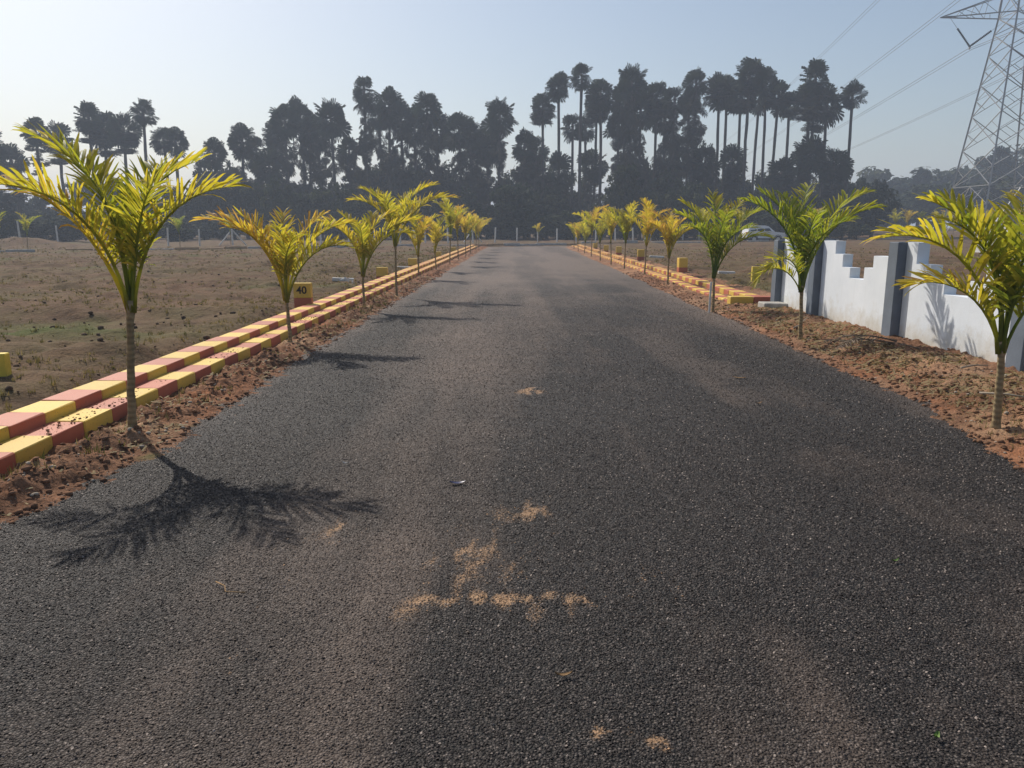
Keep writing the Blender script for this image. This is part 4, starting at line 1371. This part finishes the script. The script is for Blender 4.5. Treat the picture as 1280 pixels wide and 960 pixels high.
# ================================================================== PLOT MARKERS
def text_mesh(body, size, mat):
    cu = bpy.data.curves.new('number', 'FONT')
    cu.body = body; cu.size = size; cu.extrude = 0.0015; cu.align_x = 'CENTER'; cu.align_y = 'CENTER'; cu.offset = 0.004
    tmp = bpy.data.objects.new('number_source', cu)
    C.objects.link(tmp)
    dg = bpy.context.evaluated_depsgraph_get()
    me = bpy.data.meshes.new_from_object(tmp.evaluated_get(dg))
    bpy.data.objects.remove(tmp); bpy.data.curves.remove(cu)
    me.materials.clear(); me.materials.append(mat)
    return me


def marker(x, y, z, w, h, dep, label, group=None, rz=0.0, number=None):
    root = empty('plot_marker', (x, y, z), rz)
    tag(root, label, 'marker', group)
    mb = MB(); mb.box(-w / 2, w / 2, -dep / 2, dep / 2, -0.15, h * 0.45, 0, 0.006)
    link('red_base', mb.mesh('red_base', M['red']), None, root)
    mb = MB(); mb.box(-w / 2, w / 2, -dep / 2, dep / 2, h * 0.45, h, 0, 0.008)
    link('yellow_top', mb.mesh('yellow_top', M['yellow']), None, root)
    if number:
        link('number', text_mesh(number, 0.19, M['black']), None, root, (-0.01, -dep / 2 - 0.003, h * 0.73), (math.pi / 2, 0, 0))
    return root


marker(-4.06, 14.4, 0.08, 0.32, 0.50, 0.16, 'yellow and red plot marker block painted with the number 40', None, 0.06, '40')
for (x, y) in [(-4.15, 23.3), (-4.15, 30.0), (-4.1, 38.8), (-4.1, 47.5)]:
    marker(x, y, fz(x, y), 0.34, 0.48, 0.18, 'yellow over red plot marker behind the unwalled kerb, its number unreadable', 'plot markers along the unwalled kerb', rnd.uniform(-.1, .1))
for (x, y) in [(5.55, 26.6), (5.55, 35.8), (5.4, 42.6), (5.3, 48.0), (5.3, 55)]:
    marker(x, y, fz(x, y), 0.30, 0.58, 0.26, 'yellow over red plot marker behind the walled-side kerb', 'plot markers along the walled-side kerb', rnd.uniform(-.12, .12))


def board(x, y, z, w, h, label, rz, marks):
    root = empty('plot_board', (x, y, z), rz)
    tag(root, label, 'marker')
    mb = MB(); mb.box(-w / 2, w / 2, -0.05, 0.05, -0.15, h, 0, 0.008)
    link('board', mb.mesh('board', M['signyellow']), None, root)
    return root


X, Y = 6.62, 21.8
root = board(X, Y, fz(X, Y), 0.24, 0.46, 'plain yellow upright marker board in the plot beside the wall end', 0.1, True)
board(-5.20, 7.37, 0.06, 0.34, 0.33, 'yellow marker slab standing in the soil beside the large palm', 0.15, True)
root = empty('boundary_peg', (5.27, 15.95, 0.02)); tag(root, 'slim yellow peg against the end pillar of the white wall', 'peg')
mb = MB(); mb.box(-0.055, 0.055, -0.05, 0.05, -0.1, 0.13, 0, 0.006); link('red_base', mb.mesh('red_base', M['red']), None, root)
mb = MB(); mb.box(-0.055, 0.055, -0.05, 0.05, 0.13, 0.44, 0, 0.012); link('yellow_top', mb.mesh('yellow_top', M['yellow']), None, root)

for i, (x, y, L, az) in enumerate([(6.7, 25.2, 0.55, 0.05), (6.6, 37.6, 0.7, -0.05), (-4.95, 21.6, 0.6, 0.08), (-4.35, 29.0, 0.5, 0.3)]):
    mb = MB(); mb.box(-L / 2, L / 2, -0.05, 0.05, -0.02, 0.07, 0, 0.01)
    o = link('concrete_strip', mb.mesh('concrete_strip', M['whitewash']), None, None, (x, y, fz(x, y) + 0.05), (0.05, 0.04, az))
    tag(o, 'short pale concrete strip lying in the open plot', 'concrete', 'pale concrete strips lying in the plots')
# whitish support stake beside the green palm at the kerb end
mb = MB(); mb.tube([(0, 0, -0.1), (0.01, 0, 0.55)], 0.022, 7)
o = link('stake', mb.mesh('stake', M['whitewash']), None, None, (3.62, 14.7, 0.03)); tag(o, 'short pale stake beside the dark green palm', 'stake')


# ================================================================== DRIED FRONDS, STICKS, LITTER
for i, (x, y, az, sc) in enumerate([(4.75, 9.7, 200, 0.75), (4.9, 9.95, 170, 0.7), (4.55, 9.85, 215, 0.6), (4.95, 9.45, 150, 0.55)]):
    me = frond_mesh(1500 + i, 1.3, 14, 40, 16, 0.34, 0.02, 0.3 + 0.2 * i, 15, 5, 'deadfrond')
    o = link('dried_frond', me, None, None, (x, y, zr(x, y) + 0.05), (R(rnd.uniform(-25, 25)), 0, R(az)), sc)
    tag(o, 'grey dried palm frond in the heap at the foot of the wall', 'palm frond', 'dried fronds heaped by the wall')
for i, (x, y, L, az, lab) in enumerate([(4.35, 6.75, 0.42, -0.7, 'pale dry stick on the soil beside the palm by the wall'), (4.9, 8.2, 0.35, 0.3, 'thin pale stick lying along the foot of the wall'), (4.35, 11.9, 0.55, 0.9, 'grey stick leaning in the rubble near the wall end')]):
    mb = MB(); mb.tube([(-L / 2, 0, 0.0), (0, 0.02, 0.015), (L / 2, -0.01, 0.01 + 0.1 * (i == 2))], [0.012, 0.010, 0.006], 6)
    o = link('stick', mb.mesh('stick', M['stone'], True), None, None, (x, y, zr(x, y) + 0.03), (0, 0, az)); tag(o, lab, 'stick')
mb = MB(); mb.box(-0.35, 0.35, -0.16, 0.16, -0.1, 0.09, 0, 0.015)
o = link('broken_slab', mb.mesh('broken_slab', M['concrete']), None, None, (4.95, 14.75, zr(4.95, 14.75) + 0.0), (0.03, 0.02, 0.1)); tag(o, 'grey broken concrete slab below the end of the white wall', 'slab')


def leaf_scrap(x, y, L, W, az, mat, lab, cat, name, curl=0.012):
    z = float(road_z(np.array([x]), np.array([y]))[0]) + 0.010
    V = []; n = 7
    for i in range(n):
        s_ = i / (n - 1); ww = W * math.sin(math.pi * (0.06 + 0.88 * s_)) ** 0.8
        for q in (-1, 0, 1):
            V.append(((s_ - 0.5) * L, q * ww / 2, curl * (4 * (s_ - .5) ** 2) + 0.006 * abs(q)))
    F = []
    for i in range(n - 1):
        for q in (0, 1):
            a = i * 3 + q; F.append((a, a + 1, a + 4, a + 3))
    mb = MB(); mb.add(V, F)
    o = link(name, mb.mesh(name, M[mat], True), None, None, (x, y, z), (0, 0, az)); tag(o, lab, cat)


leaf_scrap(0.16, 2.50, 0.065, 0.016, 0.1, 'drybrown', 'small curled brown leaf on the dark near asphalt', 'leaf', 'fallen_leaf')
leaf_scrap(1.32, 2.17, 0.03, 0.018, 0.8, 'freshgreen', 'tiny green leaf scrap on the open asphalt', 'leaf', 'fallen_leaf')
leaf_scrap(1.82, 3.49, 0.045, 0.014, 0.3, 'freshgreen', 'thin green leaflet lying flat on the asphalt', 'leaf', 'fallen_leaf')
leaf_scrap(-0.39, 4.62, 0.10, 0.035, 0.1, 'bluewrap', 'crumpled dark blue wrapper on the asphalt', 'wrapper', 'plastic_wrapper')
leaf_scrap(-1.19, 5.03, 0.05, 0.012, -0.2, 'paper', 'tiny white paper scrap on the asphalt near the palm shadow', 'litter', 'paper_scrap')
leaf_scrap(2.35, 8.1, 0.14, 0.03, -0.4, 'drybrown', 'dry brown leaf on the asphalt near the soil edge', 'leaf', 'fallen_leaf')
leaf_scrap(2.2, 6.9, 0.09, 0.02, 0.6, 'drybrown', 'pale curled leaf near the road edge by the wall', 'leaf', 'fallen_leaf')
mb = MB(); mb.tube([(-0.06, 0.05, 0.012), (0, 0.0, 0.016), (0.02, -0.05, 0.014), (0.11, -0.055, 0.012)], 0.003, 5)
o = link('twig', mb.mesh('twig', M['drybrown'], True), None, None, (-1.32, 3.18, 0.008)); tag(o, 'thin bent twig lying on the asphalt', 'twig')
for i in range(6):
    x, y = rnd.uniform(-4.7, -4.15), rnd.uniform(19.3, 20.8)
    mb = MB(); s_ = rnd.uniform(.05, .10)
    V = [(rnd.uniform(-s_, s_), rnd.uniform(-s_, s_) * .6, rnd.uniform(0.02, 0.16)) for _ in range(6)]
    mb.add(V, [(0, 1, 2), (2, 1, 3), (2, 3, 4), (4, 3, 5)])
    o = link('litter_scrap', mb.mesh('litter_scrap', M['paper']), None, None, (x, y, fz(x, y) + 0.02)); tag(o, 'white plastic scrap caught in the dry grass behind the kerb', 'litter', 'white litter behind the kerb')


# ================================================================== WHITE CAR beyond the plots
def car(loc, rz):
    root = empty('parked_car', loc, rz)          # nose towards +X, length 4.3
    tag(root, 'white sport utility car parked beyond the plot behind the kerb', 'car')
    prof = [(-2.10, 0.42), (-2.13, 0.95), (-2.02, 1.12), (0.95, 1.08), (1.95, 0.98), (2.12, 0.80), (2.14, 0.42)]
    W = 0.88
    mb = MB(); n = len(prof)
    V = [(x, s * W * (0.97 if (i in (0, 6)) else 1.0), z) for s in (-1, 1) for i, (x, z) in enumerate(prof)]
    F = [tuple(range(n - 1, -1, -1)), tuple(range(n, 2 * n))] + [(i, (i + 1) % n, n + (i + 1) % n, n + i) for i in range(n)]
    mb.add(V, F)
    body = link('body', mb.mesh('body', M['carwhite']), None, root)
    cab = [(-2.0, 1.11), (-1.75, 1.62), (-1.45, 1.72), (-0.1, 1.74), (0.25, 1.66), (0.95, 1.09)]
    mb = MB(); n = len(cab)
    V = [(x, s * (0.86 if z < 1.3 else 0.70), z) for s in (-1, 1) for (x, z) in cab]
    mb.add(V, [tuple(range(n - 1, -1, -1)), tuple(range(n, 2 * n))] + [(i, (i + 1) % n, n + (i + 1) % n, n + i) for i in range(n)])
    link('cabin', mb.mesh('cabin', M['carwhite']), None, root)
    for s in (-1, 1):
        for (xa, xb) in ((-1.75, -1.05), (-0.98, -0.25), (-0.18, 0.55)):
            mb = MB(); t = 0.30 if xb > 0.3 else 0.0
            def yy(z): return s * (0.86 - (z - 1.11) / 0.51 * 0.16 + 0.006)
            V = [(xa, yy(1.16), 1.16), (xb, yy(1.16), 1.16), (xb - t, yy(1.58), 1.58), (xa + (0.14 if xa < -1.5 else 0.03), yy(1.58), 1.58)]
            V += [(x, y - s * 0.02, z) for x, y, z in V]
            mb.add(V, [(0, 1, 2, 3), (7, 6, 5, 4), (0, 4, 5, 1), (1, 5, 6, 2), (2, 6, 7, 3), (3, 7, 4, 0)])
            link('side_window', mb.mesh('side_window', M['glass']), None, root)
        mb = MB(); mb.box(1.98, 2.13, s * 0.62 - 0.16, s * 0.62 + 0.16, 0.74, 0.88, 0, 0.01); link('headlight', mb.mesh('headlight', M['lampclear']), None, root)
        mb = MB(); mb.box(-2.15, -2.06, s * 0.72 - 0.10, s * 0.72 + 0.10, 0.80, 1.05, 0, 0.01); link('tail_light', mb.mesh('tail_light', M['lampred']), None, root)
        for x in (-1.32, 1.30):
            wr = link('wheel', None, None, root, (x, s * 0.80, 0.34))
            mb = MB(); mb.tube([(0, -0.11, 0), (0, 0.11, 0)], 0.34, 20); link('tyre', mb.mesh('tyre', M['rubber'], False), None, wr)
            mb = MB(); mb.tube([(0, -0.115, 0), (0, 0.115, 0)], 0.21, 12); link('rim', mb.mesh('rim', M['alloy']), None, wr)
            mb = MB()
            pts = [(0.42 * math.cos(a), 0, 0.42 * math.sin(a)) for a in [math.pi * k / 10 for k in range(11)]]
            mb.tube([(x + p[0], s * 0.86, 0.34 + p[2]) for p in pts], 0.035, 5); link('wheel_arch', mb.mesh('wheel_arch', M['rubber']), None, root)
    mb = MB(); V = [(0.33, -0.66, 1.62), (0.33, 0.66, 1.62), (0.93, 0.78, 1.13), (0.93, -0.78, 1.13)]
    V = [(x + 0.02, y, z + 0.015) for x, y, z in V] + [(x, y, z - 0.01) for x, y, z in V]
    mb.add(V, [(0, 1, 2, 3), (7, 6, 5, 4), (0, 4, 5, 1), (1, 5, 6, 2), (2, 6, 7, 3), (3, 7, 4, 0)])
    link('windscreen', mb.mesh('windscreen', M['glass']), None, root)
    mb = MB(); mb.box(-2.14, 2.16, -0.80, 0.80, 0.30, 0.46, 0, 0.03); link('bumper', mb.mesh('bumper', M['rubber']), None, root)
    return root


X, Y = ground_pt(941, 83)
car((X, Y, fz(X, Y)), 0.12)

# low white hut glimpsed through the fronds by the wall
X, Y = ground_pt(1262, 46)
root = empty('white_hut', (X, Y, fz(X, Y)), 0.1)
tag(root, 'low white plastered hut seen between fronds behind the wall', 'hut')
mb = MB(); mb.box(-2.6, 2.6, -1.4, 1.4, -0.2, 1.85, 0, 0.02); link('wall', mb.mesh('wall', M['hut']), None, root)
mb = MB(); mb.box(-2.75, 2.75, -1.55, 1.55, 1.853, 1.98, 0, 0.02); link('roof', mb.mesh('roof', M['concrete']), None, root)
mb = MB(); mb.box(0.6, 1.45, -1.45, -1.403, -0.1, 1.6, 0, 0.01); dr = link('door', mb.mesh('door', M['pillar']), None, root)
mb = MB(); mb.box(0.68, 0.72, -1.49, -1.452, 0.72, 0.86, 0, 0.004); link('handle', mb.mesh('handle', M['alloy']), None, dr)


# ================================================================== LATTICE PYLON
unit = MB(); unit.box(-0.5, 0.5, -0.5, 0.5, 0, 1)
unit_me = unit.mesh('steel_member', M['steel'])


def bar(name, a, b, t, parent, me=unit_me):
    a = Vector(a); b = Vector(b); d = b - a
    q = d.to_track_quat('Z', 'Y')
    o = link(name, me, None, parent)
    o.matrix_local = Matrix.Translation(a) @ q.to_matrix().to_4x4() @ Matrix.Diagonal((t, t, d.length, 1))
    return o


TX, TY = 45.36, 75.0
TZ = fz(TX, TY)
pyl = empty('lattice_pylon', (TX, TY, TZ), 0.0)
tag(pyl, 'grey steel lattice electricity pylon with spreading cross-arms', 'pylon')
cang = 2.3646
R0 = 5.0
ZW = 20.2; APEX = 33.2; RW = R0 * (1 - ZW / APEX); ZT = 37.0


def corner(k, z):
    rr_ = R0 * (1 - z / APEX) if z <= ZW else RW * (1 - 0.55 * (z - ZW) / (ZT - ZW))
    a = cang + k * math.pi / 2
    return Vector((rr_ * math.cos(a), rr_ * math.sin(a), z))


LV = [0, 5.2, 8.6, 11.7, 14.5, 17.0, 18.8, ZW, 22.8, 25.3, 27.6, 30.3, 33.3, 35.5, ZT]
for k in range(4):
    bar('leg', corner(k, -0.3), corner(k, ZW), 0.12, pyl)
    bar('leg', corner(k, ZW), corner(k, ZT), 0.13, pyl)
for i in range(len(LV) - 1):
    z0, z1 = LV[i], LV[i + 1]
    for k in range(4):
        a0, a1, b0, b1 = corner(k, z0), corner(k, z1), corner(k + 1, z0), corner(k + 1, z1)
        t = 0.06 if i < 7 else 0.05
        if i == 0:
            m_ = (a1 + b1) / 2
            bar('brace', a0, m_, t, pyl); bar('brace', b0, m_, t, pyl); bar('brace', a1, b1, t, pyl)
            for f_ in (0.35, 0.68):
                bar('brace', a0.lerp(a1, f_), a0.lerp(m_, f_ * 0.95), 0.04, pyl); bar('brace', b0.lerp(b1, f_), b0.lerp(m_, f_ * 0.95), 0.04, pyl)
                bar('brace', a0.lerp(a1, f_), a0.lerp(m_, min(1, f_ + .3)), 0.04, pyl); bar('brace', b0.lerp(b1, f_), b0.lerp(m_, min(1, f_ + .3)), 0.04, pyl)
        else:
            bar('brace', a0, b1, t, pyl); bar('brace', b0, a1, t, pyl)
            if i in (7, 9, 12):
                bar('brace', a0, b0, t, pyl)
            if i < 5:
                c_ = (a0 + b1 + b0 + a1) / 4
                for (p_, q_) in ((a0, a1), (b0, b1)):
                    bar('brace', p_.lerp(q_, 0.5), p_.lerp(c_, 0.5), 0.035, pyl)
                    bar('brace', p_.lerp(q_, 0.5), q_.lerp(c_, 0.5), 0.035, pyl)

LD = Vector((math.sin(R(7.0)), math.cos(R(7.0)), 0))       # run of the line
AD = Vector((-math.cos(R(7.0)), math.sin(R(7.0)), 0))      # arms square to it
mbI = MB()
nd = 16
for i in range(nd):
    z = i / nd
    mbI.tube([(0, 0, z), (0, 0, z + 0.35 / nd), (0, 0, z + 0.7 / nd), (0, 0, z + 1.0 / nd)], [0.03, 0.10, 0.10, 0.03], 8)
ins_me = mbI.mesh('insulator_string', M['insulator'])


def insulator(a, b):
    a = Vector(a); b = Vector(b); d = b - a
    o = link('insulator_string', ins_me, None, pyl)
    o.matrix_local = Matrix.Translation(a) @ d.to_track_quat('Z', 'Y').to_matrix().to_4x4() @ Matrix.Diagonal((1, 1, d.length, 1))


ATT = []
ARMS = [(20.2, 7.05), (25.3, 7.4), (33.3, 7.05)]
for zi, (z, L) in enumerate(ARMS):
    for sd in (1, -1):
        tip = AD * sd * L + Vector((0, 0, z))
        near = sorted(range(4), key=lambda k: -(corner(k, z).dot(AD * sd)))[:2]
        for k in near:
            c0 = corner(k, z); c1 = corner(k, z + 1.9)
            bar('cross_arm_chord', c0, tip, 0.085, pyl); bar('cross_arm_chord', c1, tip, 0.075, pyl)
            for f_ in (0.25, 0.5, 0.75):
                bar('brace', c0.lerp(tip, f_), c1.lerp(tip, f_ * 0.9), 0.035, pyl)
                bar('brace', c0.lerp(tip, f_), c1.lerp(tip, min(1, f_ + 0.2)), 0.035, pyl)
        ca_, cb_ = corner(near[0], z), corner(near[1], z)
        for f_ in (0.15, 0.4, 0.65):
            bar('brace', ca_.lerp(tip, f_), cb_.lerp(tip, f_ + 0.2), 0.035, pyl)
        vb = AD * sd * (L - 2.8) + Vector((0, 0, z - 2.55))
        pa = AD * sd * (L - 0.9) + Vector((0, 0, z - 0.1)); inner = (corner(near[0], z - 0.6) + corner(near[1], z - 0.6)) / 2 + AD * sd * 0.25
        insulator(pa.lerp(vb, 0.35), vb); insulator(inner.lerp(vb, 0.35), vb)
        bar('insulator_link', pa, pa.lerp(vb, 0.36), 0.025, pyl); bar('insulator_link', inner, inner.lerp(vb, 0.36), 0.025, pyl)
        bar('yoke_plate', vb + Vector((0, 0, 0.1)), vb + Vector((0, 0, -0.25)), 0.12, pyl)
        ATT.append((zi, sd, Vector((TX, TY, TZ)) + vb + Vector((0, 0, -0.25))))

for (zi, sd, p) in ATT:
    if sd == -1 and zi > 0:
        continue
    for off in ((-0.22, 0.22) if True else (0,)):
        pts = []
        for s_ in np.linspace(-1, 1, 49):
            span = 330
            dist = s_ * span if s_ > 0 else s_ * 140
            f_ = abs(s_)
            Lh = span if s_ > 0 else 140 / 0.42
            sag = 4 * 4.0 * (dist / 330) * (1 - dist / 330) if dist > 0 else 4 * 4.0 * (-dist / 330) * (1 + dist / 330)
            pts.append(tuple(p + LD * dist + AD * off + Vector((0, 0, -sag))))
        mb = MB(); mb.tube(pts, 0.022, 5)
        o = link('power_line', mb.mesh('power_line', M['wire'], True), None, None)
        names = {(0, 1): 'lowest bundle of power line wires from the near pylon arm', (1, 1): 'middle bundle of power line wires above the grove', (2, 1): 'highest bundle of power line wires above the grove', (0, -1): 'power line wires passing behind the pylon'}
        tag(o, names[(zi, sd)], 'power line', names[(zi, sd)].split(' wires')[0] + ' pair')
# the lines' next support far beyond the grove keeps their far ends up
q = Vector((TX, TY, TZ)) + LD * 330
py2 = empty('lattice_pylon', (q.x, q.y, fz(q.x, q.y)))
tag(py2, 'far steel pylon hidden behind the palm grove', 'pylon')
for k in range(4):
    a_ = cang + k * math.pi / 2
    bar('leg', (7 * math.cos(a_), 7 * math.sin(a_), -0.3), (1.2 * math.cos(a_), 1.2 * math.sin(a_), 37), 0.24, py2)
for z, L in ARMS:
    for sd in (1, -1):
        bar('cross_arm_chord', AD * sd * 0.3 + Vector((0, 0, z)), AD * sd * L + Vector((0, 0, z)), 0.16, py2)
        bar('insulator_link', AD * sd * (L - 2.8) + Vector((0, 0, z)), AD * sd * (L - 2.8) + Vector((0, 0, z - 3.0)), 0.1, py2)


# ================================================================== HAZE
HAZE = 0.0014
t = bpy.data.materials.new('haze_air'); t.use_nodes = True
nn = t.node_tree.nodes; nn.clear()
ho = nn.new('ShaderNodeOutputMaterial'); hv = nn.new('ShaderNodeVolumePrincipled')
hv.inputs['Color'].default_value = (0.68, 0.79, 0.97, 1)
hv.inputs['Density'].default_value = HAZE
hv.inputs['Anisotropy'].default_value = 0.2
t.node_tree.links.new(hv.outputs[0], ho.inputs['Volume'])
mb = MB(); mb.box(-1700, 1700, -80, 2700, -2.2, 46)
o = link('haze', mb.mesh('haze', t))
tag(o, 'pale even haze hanging over the whole place', 'haze'); o['kind'] = 'stuff'
